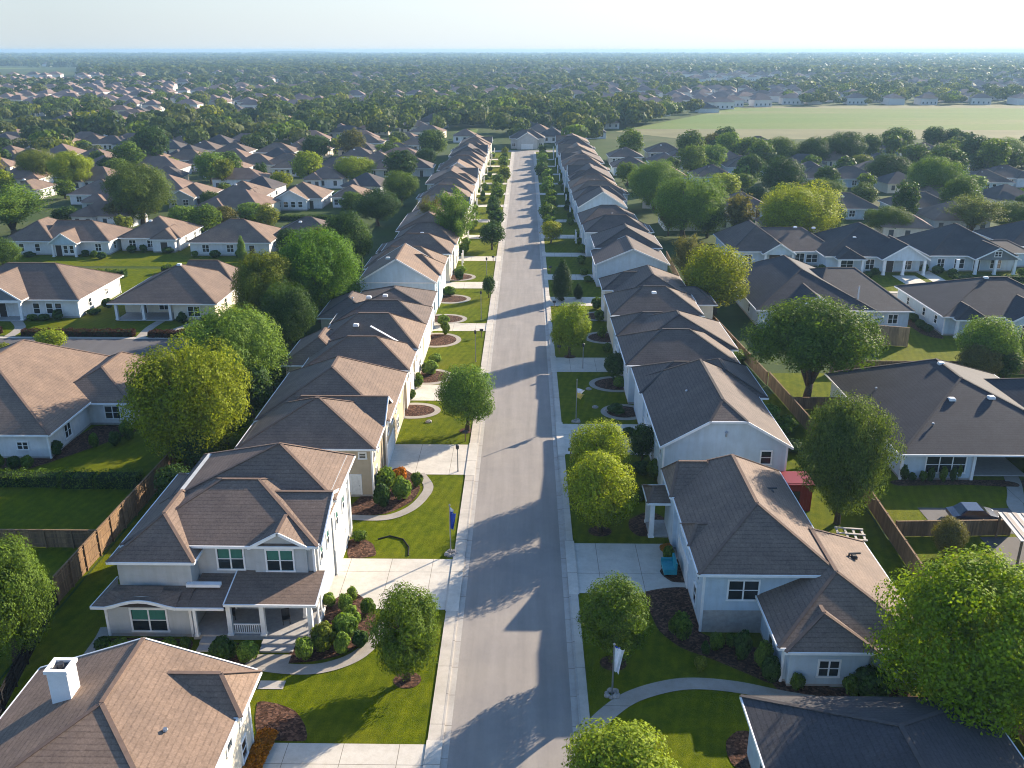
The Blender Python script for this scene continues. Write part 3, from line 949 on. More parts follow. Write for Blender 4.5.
# --- grey two-storey house with porch
h = House("two-storey grey house with white-columned porch and brown hip roofs, left of the road", wall="G", roof="B", group=G_ST)
h.block(-29.8, -15.5, 60.4, 72.0, 6.4, 9.0, "x", (6.2, 6.0), 0.45, corner=True)
h.block(-21.5, -15.3, 60.8, 70.0, 6.35, 8.3, "x", (2.0, 0.0), 0.5)
h.block(-27.8, -15.2, 66.0, 73.6, 7.5, 10.6, "x", (8.2, 5.4), 0.55, dull=0)
h.block(-30.2, -24.6, 58.9, 66.0, 5.85, 8.1, "y", (3.6, 0.6), 0.5)
h.block(-20.1, -16.0, 60.2, 63.0, 6.3, 7.6, "y", (0.0, 0.3), 0.3, z0=3.0)
# one-storey bay and porch roofs
h.W.box(-30.8, -24.4, 57.3, 59.1, 0.3, 3.0); h.W.box(-24.6, -24.4, 59.0, 60.4, 0.3, 3.4)
h.FD.box(-30.75, -24.45, 57.33, 59.1, 0, 0.32)
h.R.up_poly([(-31.6, 56.7, 3.05), (-24.4, 56.7, 3.05), (-24.4, 59.0, 3.55), (-30.4, 59.0, 3.55)])
h.R.up_poly([(-31.6, 56.7, 3.05), (-30.4, 59.0, 3.55), (-31.2, 60.6, 3.2)])
bow = []
for k in range(9):
    t = k / 8.0
    bow.append((-30.6 + 5.4 * t, 56.62, 3.02 + 0.62 * math.sin(math.pi * t) ** 1.4))
for a, b_ in zip(bow, bow[1:]): h.F.bar(a, b_, 0.12, 0.22, lift=-0.16)
h.R.up_poly([bow[0], bow[2], (bow[2][0], 58.0, 3.7), (bow[0][0], 58.0, 3.55)]); h.R.up_poly([bow[2], bow[6], (bow[6][0], 58.3, 3.82), (bow[2][0], 58.3, 3.82)])
h.R.up_poly([bow[6], bow[8], (bow[8][0], 58.0, 3.55), (bow[6][0], 58.0, 3.7)])
for a, b_ in zip(bow, bow[1:]): h.W.poly([(a[0], 57.28, 2.9), (b_[0], 57.28, 2.9), (b_[0], 57.28, b_[2]), (a[0], 57.28, a[2])])
h.F.bar((-31.6, 56.7, 3.05), (-30.5, 56.66, 3.05), 0.12, 0.2, lift=-0.19); h.F.bar((-25.3, 56.66, 3.05), (-21.6, 56.66, 3.05), 0.12, 0.2, lift=-0.19)
h.F.bar((-31.6, 56.7, 3.05), (-31.2, 60.6, 3.2), 0.12, 0.2, lift=-0.19)
h.R.up_poly([(-24.4, 56.7, 3.05), (-21.6, 56.7, 3.05), (-21.6, 60.4, 3.7), (-24.4, 60.4, 3.7)])
h.shed(-21.6, -14.7, 56.7, 60.45, 4.0, 3.35)
h.CT += [(-30.89, -30.71, 57.21, 57.39, 0.1, 2.95), (-24.5, -24.3, 57.2, 57.4, 0.1, 2.95)]
h.done()
h.slab("porch_floor", "porch_floor", (-24.3, -15.0, 57.0, 60.4, 0.0, 0.45))
h.slab("steps", "porch_floor", (-23.6, -21.7, 56.2, 57.0, 0, 0.3), (-23.6, -21.7, 55.5, 56.2, 0, 0.15))
h.slab("steps", "porch_floor", (-18.9, -16.4, 56.2, 57.0, 0, 0.3), (-18.9, -16.4, 55.5, 56.2, 0, 0.15))
for x in (-21.4, -18.9, -15.3): h.column(x, 57.1, 0.45, 3.3, 0.34)
for x in (-23.9,): h.column(x, 56.85, 0.45, 2.9, 0.22)
h.column(-16.3, 59.4, 0.45, 3.65, 0.24)
h.railing(-21.2, -19.1, 57.1, 0.45)
h.slab("side_screen", "trim_white", (-15.05, -14.95, 57.3, 60.4, 0.45, 0.7), (-15.05, -14.95, 57.3, 60.4, 2.7, 3.3), (-15.05, -14.95, 58.2, 58.4, 0.7, 2.7), (-15.05, -14.95, 59.3, 59.5, 0.7, 2.7))
h.win("-y", -27.6, 0.6, 2.6, 1.85, 57.3, 2, True)
h.win("-y", -22.0, 4.15, 1.95, 1.75, 60.4, 2, True); h.win("-y", -18.1, 4.15, 2.0, 1.75, 60.2, 2, True)
h.win("-y", -20.2, 1.0, 1.5, 1.8, 60.4, 2); h.win("-y", -17.2, 1.2, 2.0, 1.5, 60.4, 2)
h.door("-y", -22.7, 0.45, 60.4, 1.2, 2.3)
h.win("-y", -23.9, 0.8, 0.5, 1.8, 60.4, 1)
for yy in (61.8, 64.2, 67.4, 70.2): h.win("+x", yy, 4.1, 0.75, 1.3, -15.3 if yy < 66 else -15.2, 1, True)
h.win("+x", 61.6, 1.0, 0.8, 1.6, -15.5, 1, True); h.win("+x", 63.4, 1.0, 0.8, 1.6, -15.5, 1, True)
h.garage("+x", 68.3, -15.2, 4.2)
h.slab("ledge", "trim_white", (-25.0, -22.4, 58.55, 59.0, 3.6, 3.85))
h.slab("downpipe", "trim_white", (-15.15, -15.03, 72.3, 72.45, 0.1, 7.0))

# --- tan house behind it
h = House("tan two-storey house with big brown hip roofs, behind the grey porch house", wall="T", roof="B", group=G_ST)
h.block(-27.0, -14.3, 80.4, 90.5, 5.5, 8.7, "x", (6.9, 6.5), 0.55, corner=True)
h.block(-25.5, -14.2, 86.0, 91.5, 5.6, 7.6, "x", (3.0, 0.0), 0.5)
h.block(-26.9, -13.9, 87.0, 101.0, 5.7, 9.4, "y", (6.6, 5.0), 0.6, corner=True)
h.done()
h.slab("downpipe", "trim_white", (-14.35, -14.2, 80.2, 80.35, 0.1, 5.4))
h.win("-y", -15.2, 4.3, 0.6, 0.5, 80.4, 1)
h.door("-y", -16.0, 0.3, 80.4, 0.9, 2.1, "door_white"); h.win("-y", -17.0, 0.7, 0.6, 1.7, 80.4, 1)
for yy in (81.8, 84.0): h.win("+x", yy, 3.6, 0.7, 1.4, -14.3, 1)
h.win("+x", 82.6, 0.8, 0.8, 1.5, -14.3, 1)
for yy in (88.4, 91.5, 94.6, 97.8): h.win("+x", yy, 3.5, 0.8, 1.4, -13.9, 1)
h.garage("+x", 89.8, -13.9)
h.win("+x", 95.5, 0.9, 1.4, 1.4, -13.9, 2)

# --- two houses with many small hips
h = House("two-storey house with low side wing and white valley strip on its brown roof, left row", wall="C", roof="B", group=G_ST)
h.block(-26.0, -13.8, 103.5, 112.0, 5.5, 8.3, "x", (5.0, 4.6), 0.55)
h.block(-29.5, -22.0, 107.0, 117.0, 4.8, 7.4, "y", (3.8, 3.0), 0.5)
h.block(-26.0, -13.6, 111.0, 121.0, 5.8, 9.0, "x", (5.0, 4.4), 0.55)
h.F.bar((-19.5, 113.0, 8.05), (-14.2, 110.6, 5.85), 0.35, 0.06)
h.done()
for yy in (105.2, 107.8, 113.0, 117.0): h.win("+x", yy, 3.6, 0.8, 1.4, -13.8 if yy < 111 else -13.6, 1)
h.garage("+x", 110.0 - 0.9, -13.8, 3.6); h.win("+x", 116.0, 0.9, 1.5, 1.5, -13.6, 2)
h.vent(-21.5, 113.5, 8.0, 1)
h = House("dark-roofed two-storey house with white roof vents, in front of the blue gable", wall="C", roof="D", group=G_ST)
h.block(-26.5, -13.7, 122.5, 131.5, 5.4, 7.8, "x", (5.0, 4.6), 0.55)
h.block(-29.5, -22.0, 128.0, 137.5, 4.9, 7.2, "y", (3.5, 3.5), 0.5)
h.block(-25.0, -14.0, 131.0, 140.5, 5.5, 7.5, "y", (5.0, 4.2), 0.6)
h.done()
for yy in (124.5, 127.6, 133.0, 135.5, 139.0): h.win("+x", yy, 3.6, 0.8, 1.4, -13.7 if yy < 132 else -14.0, 1)
h.garage("+x", 138.5, -14.0, 4.4); h.vent(-22.0, 127.0, 8.2, 1); h.vent(-20.0, 129.5, 7.8, 1); h.vent(-24.5, 127.5, 7.7, 0)
# --- blue gable house
h = House("house with a broad pale blue gable end above the dark roof, left row", wall="U", roof="B", group=G_ST)
h.block(-26.8, -14.3, 146.0, 158.0, 5.8, 9.8, "y", (0.0, 0.0), 0.4)
h.block(-21.0, -14.1, 151.0, 158.5, 5.9, 8.6, "x", (1.0, 3.6), 0.5)
h.block(-27.5, -14.2, 157.0, 166.0, 5.6, 8.6, "x", (4.5, 4.5), 0.5)
h.done()
for yy in (148.0, 153.0, 156.5, 160.0, 163.5): h.win("+x", yy, 3.6, 0.8, 1.4, -14.1 if 151 < yy < 158 else (-14.2 if yy > 157 else -14.3), 1)
h.garage("+x", 162.0, -14.2, 4.2); h.slab("gable_band", "trim_white", (-26.8, -14.3, 145.93, 146.05, 5.6, 5.75))
h.vent(-22.5, 150.0, 8.9, 1)

def row_house(side, y0, L, v, label, group, wall, roof):
    """a two-storey house of the street row; its street wall faces the road"""
    h = House(label, wall=wall, roof=roof, group=group)
    rr = random.Random(v * 31 + int(y0))
    def X(a, b_): return (-b_, -a) if side < 0 else (a, b_)
    front = rr.uniform(13.7, 14.5); back = rr.uniform(26.0, 28.0)
    ze = rr.uniform(5.3, 5.9); sw = (0, 1) if side < 0 else (1, 0)
    def I(street, rear): return (rear, street) if side < 0 else (street, rear)
    if v == 0:
        a, b_ = X(front, back); h.block(a, b_, y0, y0 + L, ze, ze + 3.2, "y", (5, 5), 0.5)
        a, b_ = X(front - .3, back - 4); h.block(a, b_, y0 + 1.5, y0 + 8.0, ze + .02, ze + 2.3, "x", I(3.3, 1), 0.5)
        a, b_ = X(front - .2, back - 4); h.block(a, b_, y0 + L - 9, y0 + L - 1.5, ze + .04, ze + 2.6, "x", I(0, 1), 0.5)
    elif v == 1:
        a, b_ = X(front, back); h.block(a, b_, y0, y0 + 9.5, ze, ze + 2.9, "x", I(4.8, 4.8), 0.5)
        a, b_ = X(front - .3, back - 1); h.block(a, b_, y0 + 8.5, y0 + L, ze + .1, ze + 3.3, "x", I(5, 5), 0.55)
        a, b_ = X(front + 2, back + 1.5); h.block(a, b_, y0 + 4, y0 + 12, ze - .7, ze + 1.6, "y", (3, 3), 0.4)
    elif v == 2:
        a, b_ = X(front, back - 1); h.block(a, b_, y0, y0 + L * .62, ze, ze + 3.9, "y", (0, 5), 0.4)
        a, b_ = X(front - .3, back); h.block(a, b_, y0 + L * .5, y0 + L, ze + .05, ze + 3.0, "x", I(4.5, 4.5), 0.5)
    else:
        a, b_ = X(front, back); h.block(a, b_, y0, y0 + L, ze, ze + 3.0, "y", (6, 6), 0.55)
        a, b_ = X(front - .3, front + 7); h.block(a, b_, y0 + L * .35, y0 + L * .65, ze + .03, ze + 2.2, "x", I(0, 1), 0.4)
    h.done()
    face = "+x" if side < 0 else "-x"
    px = side * (front - 0.3) if v != 2 else side * front
    n = 4
    for k in range(n):
        yy = y0 + L * (k + .5) / n
        for pz, ph in ((3.6, 1.35), (0.9, 1.5)):
            if pz < 2 and k == 1: continue
            fo = h.win(face, yy, pz, 0.9, ph, side * (front - (0.32 if v in (1, 2) and yy > y0 + L * .55 else 0.0)) , 1)
    h.garage(face, y0 + L * .375, side * (front if v != 0 else front - .0), 4.0)
    if rr.random() < .7: h.vent(side * (front + 6), y0 + L * .4, ze + 2.2, rr.choice((0, 1)))
    gy = y0 + L * .75
    a, b_ = X(front - 1.6, front)
    h.shed(a, b_, gy - 1.6, gy + 1.6, 3.3, 2.8, "+x" if side < 0 else "-x")
    h.column(side * (front - 1.45), gy - 1.4, 0.0, 2.62, 0.25); h.column(side * (front - 1.45), gy + 1.4, 0.0, 2.62, 0.25)
    return h

LEFT_ROW = [(169, 21, 1, "C", "B"), (192.5, 21, 0, "C", "B"), (216, 21, 3, "C", "D"), (239.5, 21, 1, "W", "B"), (263, 21, 0, "C", "B"),
            (286.5, 21, 2, "C", "B"), (310, 21, 1, "W", "B"), (333.5, 21, 0, "C", "D"), (357, 21, 1, "C", "B"), (380.5, 20, 3, "C", "B")]
for k, (y0, L, v, w, r) in enumerate(LEFT_ROW):
    c = {"C": "cream", "W": "white", "P": "white"}[w] + " two-storey house with " + {"B": "brown", "D": "dark"}[r] + " roof"
    row_house(-1, y0, L, v, "%s, %s beyond the blue gable, left kerb" % (c, ORD[k]), G_ST, w, r)

# --- right side
h = House("dark-roofed house cut by the bottom edge, right of the curved path", wall="P", roof="K", group=G_SR)
h.block(14.9, 28.6, 30.5, 45.5, 4.2, 6.7, "y", (7.0, 5.4), 0.6, dull=1)
h.done()
h.win("-x", 42.2, 1.6, 0.8, 1.4, 14.9, 1); h.win("-x", 39.0, 1.6, 0.8, 1.4, 14.9, 1)

h = House("white two-storey house with brown hip roof and lower front wing, right of the road", wall="P", roof="B", group=G_SR)
h.block(14.3, 23.7, 58.5, 75.0, 5.5, 8.7, "y", (5.3, 3.4), 0.6, corner=True)
h.block(13.95, 18.5, 70.6, 75.2, 5.55, 7.7, "x", (1.0, 2.0), 0.5)
h.block(14.1, 17.0, 62.4, 65.2, 5.48, 6.5, "x", (0.9, 0.5), 0.45, walls=False)
h.block(18.9, 28.6, 52.7, 66.0, 3.35, 6.0, "y", (5.6, 2.6), 0.6, corner=True)
h.block(19.2, 24.7, 52.2, 57.0, 3.3, 4.75, "y", (2.6, 0.6), 0.5)
h.block(12.2, 14.3, 72.8, 75.8, 3.7, 4.5, "x", (0.8, 0.2), 0.35, z0=3.3)
h.FD.box(14.28, 23.72, 58.46, 58.6, 0, 2.0)
h.done()
h.column(12.4, 72.95, 0, 3.5, 0.42); h.column(12.4, 75.6, 0, 3.5, 0.42)
h.slab("porch_back", "door_dark", (14.1, 14.28, 73.2, 75.3, 0.2, 2.9)); h.slab("porch_floor", "porch_floor", (12.2, 14.3, 72.8, 75.8, 0, 0.2))
h.win("-y", 17.3, 3.0, 2.2, 1.6, 58.5, 2); h.win("-y", 22.0, 1.0, 1.35, 1.25, 52.2, 2)
h.win("-x", 55.6, 0.9, 1.0, 1.6, 18.9, 1)
for yy in (60.5, 64.0, 67.6): h.win("-x", yy, 3.5, 0.9, 1.4, 14.3, 1)
h.win("-x", 61.2, 0.9, 0.9, 1.5, 14.3, 1); h.garage("-x", 66.8, 14.3, 4.6)
h.vent(21.6, 68.5, 7.0, 2); h.vent(26.6, 61.8, 4.75, 2); h.vent(16.4, 63.2, 6.4, 2); h.vent(18.4, 73.3, 7.62, 1)

h = House("white house with a wide clipped gable facing the camera, behind the red shed", wall="P", roof="D", group=G_SR)
h.block(14.5, 26.6, 81.2, 100.0, 5.5, 9.3, "y", (3.2, 4.0), 0.45, jerk=(0.72, None), corner=True)
h.block(14.3, 20.0, 96.0, 104.0, 5.5, 7.8, "x", (4.4, 0.5), 0.5)
h.block(20.0, 27.6, 95.0, 105.0, 5.4, 7.7, "y", (3.0, 4.0), 0.5)
h.done()
h.win("-y", 24.6, 3.6, 0.95, 1.3, 81.2, 1); h.vent(20.5, 81.1, 6.6, 0)
for yy in (83, 86, 89.5, 93): h.win("-x", yy, 3.6, 0.8, 1.4, 14.5, 1)
h.garage("-x", 94.0, 14.5, 4.4); h.win("-x", 84.5, 0.9, 0.8, 1.5, 14.5, 1); h.win("-x", 87.5, 0.9, 0.8, 1.5, 14.5, 1)
h.vent(18.0, 90.0, 7.6, 0)

h = House("white house with low merged brown hips beside the golden tree, right row", wall="P", roof="D", group=G_SR)
h.block(13.8, 27.0, 106.0, 117.0, 5.4, 8.3, "x", (5.2, 5.6), 0.55)
h.block(15.0, 28.0, 112.0, 124.0, 5.5, 8.7, "y", (5.5, 5.5), 0.5)
h.block(13.7, 20.0, 118.0, 126.0, 5.45, 7.6, "x", (4.0, 0.5), 0.5)
h.done()
for yy in (107.5, 110.5, 114, 119.5, 123): h.win("-x", yy, 3.6, 0.8, 1.4, 13.8 if yy < 117 else 13.7, 1)
h.garage("-x", 121.0, 13.7, 4.2)
h = House("tan-walled house with hipped dark roof and small grey rear wing, right row", wall="C", roof="D", group=G_SR)
h.block(13.9, 26.5, 128.0, 139.0, 5.5, 8.4, "x", (5.3, 5.0), 0.55)
h.block(15.5, 26.8, 136.0, 152.0, 5.4, 8.5, "y", (5.5, 5.0), 0.5)
h.block(24.0, 30.5, 138.0, 146.0, 4.4, 6.2, "x", (2.0, 2.8), 0.5)
h.block(13.8, 20.0, 143.0, 150.0, 5.45, 7.6, "x", (3.8, 0.5), 0.5)
h.done()
for yy in (129.5, 133, 137, 144.5, 148): h.win("-x", yy, 3.6, 0.8, 1.4, 13.9 if yy < 140 else 13.8, 1)
h.garage("-x", 146.0, 13.8, 4.2); h.vent(20.0, 131.0, 8.0, 1)
h = House("house with a broad white gable facing the camera, beyond the merged brown hips", wall="P", roof="D", group=G_SR)
h.block(14.2, 27.4, 166.0, 178.0, 4.4, 7.4, "y", (0.0, 0.0), 0.4)
h.block(15.0, 27.4, 177.0, 189.0, 5.3, 8.6, "y", (4.5, 4.5), 0.5)
h.done()
for xx in (19.4, 21.6, 24.4): h.win("-y", xx, 0.9, 1.1, 1.2, 166.0, 2)
for yy in (167.5, 171, 175, 180, 185): h.win("-x", yy, 2.6, 0.8, 1.3, 14.2 if yy < 177 else 15.0, 1)
h.garage("-x", 172.5, 14.2, 4.2)
RIGHT_ROW = [(192, 22, 1, "P", "D"), (225, 22, 2, "P", "D"), (248.5, 21, 1, "P", "B"), (272, 21, 0, "P", "D"), (295.5, 21, 1, "P", "B"),
             (319, 21, 3, "P", "D"), (342.5, 21, 0, "P", "B"), (366, 20, 1, "P", "D"), (388, 18, 3, "P", "B")]
for k, (y0, L, v, w, r) in enumerate(RIGHT_ROW):
    c = "white two-storey house with " + {"B": "brown", "D": "dark"}[r] + " roof"
    row_house(1, y0, L, v, "%s, %s beyond the white gable, right kerb" % (c, ORD[k]), G_SR, w, r)
h = House("pale house closing the far end of the road, with a front gable", wall="G", roof="D")
h.block(-6.0, 9.0, 420.0, 432.0, 4.5, 8.0, "x", (6, 6), 0.6)
h.block(-3.0, 6.0, 416.5, 424.0, 4.4, 7.4, "y", (0, 1), 0.5)
h.done(); h.garage("-y", 1.5, 416.5, 5.0); h.win("-y", -4.6, 1, 1.4, 1.4, 420.0, 2); h.win("-y", 7.5, 1, 1.4, 1.4, 420.0, 2)

# --- one-storey houses of the side streets
G_L = "houses left of the street row"
G_R = "houses right of the street row"

def porch(h, x0, x1, y0, y1, z, n, zb=None, roof=True, floor=True):
    if roof: h.shed(x0 - .3, x1 + .3, y0 - .35, y1, zb or z + .6, z, "-y")
    for k in range(n): h.column(x0 + (x1 - x0) * k / max(1, n - 1), y0, 0.2, z - .15, 0.42)
    if floor: h.slab("porch_floor", "porch_floor", (x0 - .2, x1 + .2, y0 - .2, y1, 0, 0.2))

def cottage(x0, x1, y0, depth, wall, roof, ft, label, group):
    w = x1 - x0
    h = House(label, wall=wall, roof=roof, group=group)
    rr = random.Random(int(x0 * 7 + y0))
    ze = 3.0; run = min(w, depth) / 2 + .6
    zr = ze + run * 0.5
    ax = "x" if w >= depth else "y"
    if ft == "A0":
        h.block(-73.0, -51.0, 88.8, 112.0, 3.1, 8.0, "y", (11.0, 6.0), 0.6, corner=True)
        h.block(-56.0, -46.2, 98.4, 112.0, 3.0, 5.6, "y", (5.6, 3.4), 0.6, corner=True)
        h.done()
        h.win("-y", -53.9, 1.2, 1.1, 0.8, 88.8, 2); h.win("-y", -48.2, 0.9, 1.7, 1.5, 98.4, 2)
        h.win("+x", 93.0, 0.9, 1.3, 1.5, -51.0, 2); h.win("+x", 101.5, 0.9, 0.9, 1.5, -46.2, 1); h.win("-y", -58.5, 1.0, 1.2, 1.3, 88.8, 2)
        return h
    if ft == "A1":
        h.block(-97.0, -73.6, 143.8, 160.0, 3.3, 7.5, "x", (9.0, 7.5), 0.7, corner=True)
        h.block(-91.0, -82.0, 141.8, 152.0, 3.6, 7.0, "y", (0.0, 0.6), 0.5, z0=3.2, wmat=1)
        h.done(wmats=["wall_white", "wall_slate"])
        porch(h, -90.6, -82.2, 141.9, 143.8, 3.4, 3, roof=False)
        h.slab("porch_beam", "trim_white", (-91.2, -81.8, 141.7, 142.1, 3.1, 3.55))
        h.win("-y", -86.5, 4.4, 0.9, 1.2, 141.8, 1)
        for xx in (-80.6, -78.4, -76.9): h.win("-y", xx, 0.8, 1.0, 1.7, 143.8, 1)
        h.door("-y", -86.3, 0.2, 143.8, 1.2, 2.3); h.win("-y", -89.0, 0.8, 1.4, 1.6, 143.8, 2); h.win("-y", -94.5, 0.8, 1.6, 1.6, 143.8, 2)
        h.win("+x", 148.0, 1.0, 0.9, 1.3, -73.6, 1); h.win("+x", 154.5, 1.4, 0.9, 0.9, -73.6, 2)
        return h
    if ft == "A2":
        h.block(-57.5, -50.3, 142.3, 162.0, 3.1, 7.6, "x", (1.0, 1.0), 0.6, walls=False, caps=False) if False else None
        h.block(-67.0, -50.3, 142.3, 160.0, 3.1, 7.6, "x", (9.2, 9.0), 0.7, walls=False)
        h.W.box(-57.2, -50.3, 142.5, 160.0, 0.3, 3.3); h.W.box(-67.0, -57.2, 146.5, 160.0, 0.3, 3.3); h.FD.box(-67, -50.35, 146.5, 159.9, 0, .32); h.FD.box(-57.1, -50.4, 142.6, 150, 0, .3)
        h.block(-60.0, -50.5, 154.0, 163.0, 3.05, 6.6, "x", (1.0, 4.5), 0.6)
        h.done()
        porch(h, -66.6, -57.7, 142.4, 146.5, 3.2, 3, roof=False)
        h.win("-y", -53.8, 0.8, 1.9, 1.6, 142.5, 2); h.door("-y", -63.8, 0.2, 146.5, 1.0, 2.2); h.win("-y", -60.3, 0.8, 1.6, 1.5, 146.5, 2)
        h.win("+x", 148.0, 1.0, 1.0, 1.4, -50.3, 1); h.win("+x", 155.0, 1.0, 1.0, 1.4, -50.3, 1); h.vent(-58.5, 150.8, 7.5, 1)
        return h
    if ft == "B1":
        h.block(-112.5, -102.0, 192.7, 207.0, 3.1, 6.6, "y", (5.9, 5.0), 0.6)
        h.block(-104.0, -90.0, 193.0, 206.0, 3.05, 6.4, "x", (1.0, 6.4), 0.6)
        h.block(-101.5, -96.0, 190.6, 197.0, 3.0, 5.2, "y", (0.0, 0.5), 0.4, wmat=1, z0=2.7); h.W.box(-101.3, -96.2, 191.0, 193.0, .3, 3.0)
        h.done(wmats=["wall_white", "wall_blue"])
        h.column(-101.2, 190.8, 0, 2.8, .4); h.column(-96.3, 190.8, 0, 2.8, .4); h.door("-y", -100.0, .2, 191.0, 1.3, 2.3)
        for xx in (-98.5, -97.2): h.win("-y", xx, .8, .8, 1.6, 191.0, 1)
        for xx in (-109, -105.5): h.win("-y", xx, .9, 1.0, 1.5, 192.7, 1)
        h.win("-y", -92.3, .9, 1.2, 1.5, 193.0, 2); h.win("+x", 196.0, .9, 1.0, 1.5, -90.0, 1)
        return h
    h.block(x0, x1, y0, y0 + depth, ze, zr, ax, None, 0.6)
    if ft == "g":
        h.block(x0 + .4, x0 + w * .72, y0 - 2.5, y0 + depth * .5, ze - .05, ze + w * .2, "y", (0.0, 0.6), 0.45)
    if ft in ("p", "d") and w > 9:
        h.block(x1 - w * .42, x1 - .5, y0 - 1.6, y0 + depth * .45, ze - .04, ze + w * .14, "y", (w * .2, 0.6), 0.45)
    h.done()
    yf = y0 - 2.5 if ft == "g" else y0
    nw = 4 if "four" in label else 2
    for k in range(nw):
        xx = x0 + w * ((k + .5) / nw * .62 + .04)
        h.win("-y", xx, 0.9, min(1.1, w * .12) if nw == 4 else 1.4, 1.5, yf if xx < x0 + w * .7 else y0, 1 if nw == 4 else 2)
    yd = y0 - 1.6 if ft in ("p", "d") and w > 9 else y0
    h.door("-y", x0 + w * .78, 0.1, yd, 1.5 if "double" in label else 1.1, 2.2)
    h.win("+x", y0 + depth * .3, 1.0, 1.1, 1.4, x1, 2); h.win("+x", y0 + depth * .7, 1.0, 1.1, 1.4, x1, 2)
    if rr.random() < .5: h.vent(x0 + w * .4, y0 + depth * .36, ze + depth * .2, rr.choice((0, 1)))
    return h

# right-hand near houses
h = House("white house with large charcoal hip roof and triple window over the back lawn", wall="P", roof="K", group=G_R)
h.block(39.6, 60.5, 97.0, 113.5, 3.2, 8.9, "y", (13.0, 7.0), 0.6, walls=False) if False else None
h.block(39.8, 60.0, 85.0, 108.5, 3.2, 7.4, "y", (11.6, 6.5), 0.6, walls=False)
h.W.box(39.8, 47.2, 85.0, 108.0, .3, 3.4, 0); h.W.box(47.2, 55.5, 91.0, 108.0, .3, 3.4, 0); h.FD.box(39.85, 47.1, 85.1, 100, 0, .32)
h.W.box(55.5, 71.8, 86.8, 105.6, .3, 3.3, 1)
h.block(52.0, 72.0, 86.5, 106.0, 3.25, 7.35, "x", (9.0, 9.0), 0.6, walls=False)
h.block(53.6, 61.5, 82.0, 92.0, 3.22, 5.4, "y", (0.0, 0.8), 0.5, z0=2.95)
h.done(wmats=["wall_pale", "wall_grey"])
for x in (54.0, 56.0, 61.2): h.column(x, 82.3, .2, 3.0, .36)
h.slab("porch_floor", "porch_floor", (53.4, 61.8, 82.0, 86.5, 0, .2)); h.slab("porch_floor", "porch_floor", (47.2, 53.4, 86.0, 91.0, 0, .15))
h.win("-y", 44.3, .95, 4.0, 1.75, 85.0, 3); h.door("+x", 88.5, .15, 47.2, 1.0, 2.1, "door_white"); h.door("-x", 89.0, .15, 55.5, 1.2, 2.2)
h.win("-y", 59.0, .8, 1.6, 1.6, 86.8, 2); h.win("-y", 66.0, .8, 1.8, 1.6, 86.8, 2); h.slab("corner_post", "trim_white", (39.7, 39.95, 84.9, 85.1, .1, 3.2)); h.slab("corner_post", "trim_white", (47.0, 47.3, 84.85, 85.1, .1, 3.2))
h.vent(49.8, 101.0, 7.3, 1); h.vent(47.5, 92.5, 6.1, 1); h.vent(51.8, 92.6, 6.3, 1); h.vent(42.2, 100.0, 4.3, 0); h.vent(44.0, 88.5, 4.6, 0)

h = House("blue-white house with charcoal roof and long side wall with hedge, at the right", wall="P", roof="K", group=G_R)
h.block(66.2, 87.5, 136.0, 154.5, 3.2, 7.2, "x", (10.5, 8.5), 0.6, corner=True)
h.block(75.5, 83.0, 133.5, 141.0, 3.1, 5.4, "y", (0.0, 0.8), 0.5)
h.block(67.5, 72.0, 134.6, 140.0, 3.05, 4.7, "y", (2.0, 0.6), 0.4, z0=2.8)
h.done()
for yy in (139.0, 143.5, 150.0): h.win("-x", yy, 1.2, .9, 1.2, 66.2, 1)
h.column(67.7, 134.8, 0, 2.9, .4); h.column(71.8, 134.8, 0, 2.9, .4); h.garage("-y", 79.3, 133.5, 4.6, 2.4, "door_dark"); h.vent(76.0, 145.0, 7.1, 1)

h = House("grey-roofed house with side gable behind the broad spreading tree", wall="P", roof="K", group=G_R)
h.block(38.2, 56.0, 139.5, 166.0, 3.2, 7.6, "y", (10.0, 7.0), 0.6)
h.block(47.0, 62.0, 139.3, 165.0, 3.15, 7.1, "x", (6.0, 5.5), 0.6)
h.block(42.5, 50.5, 137.5, 150.0, 3.18, 6.0, "y", (0.0, 1.0), 0.5, wmat=1)
h.done(wmats=["wall_pale", "wall_tan"])
h.win("-x", 146.0, 1.0, 1.0, 1.4, 38.2, 1); h.win("-y", 59.5, 1.0, 1.4, 1.4, 139.3, 2); h.win("-y", 46.5, 1.0, 1.8, 1.4, 137.5, 2)
h.slab("vent_pipe", "trim_white", (54.5, 54.65, 142.0, 142.2, 3.6, 6.4))

h = House("white-columned house with long dark roof behind the golden-green tree", wall="P", roof="D", group=G_R)
h.block(43.7, 55.0, 184.0, 202.0, 3.2, 7.4, "y", (6.5, 6.2), 0.6)
h.block(50.0, 65.0, 184.5, 200.0, 3.15, 6.6, "x", (1.0, 6.0), 0.6)
h.block(49.5, 55.5, 181.8, 190.0, 3.1, 5.2, "y", (0.0, 0.6), 0.4, z0=2.9)
h.done()
for x in (49.8, 53.0, 55.3): h.column(x, 182.0, .1, 3.0, .42)
h.win("-y", 46.8, .8, 1.4, 1.6, 184.0, 2); h.win("-y", 60.0, .8, 2.2, 1.6, 184.5, 2); h.door("-y", 52.2, .1, 184.0, 2.2, 2.3); h.win("-y", 57.5, .7, 1.8, 1.9, 184.5, 2)
h.vent(58.0, 191.5, 6.7, 1); h.vent(62.0, 191.8, 6.5, 1)

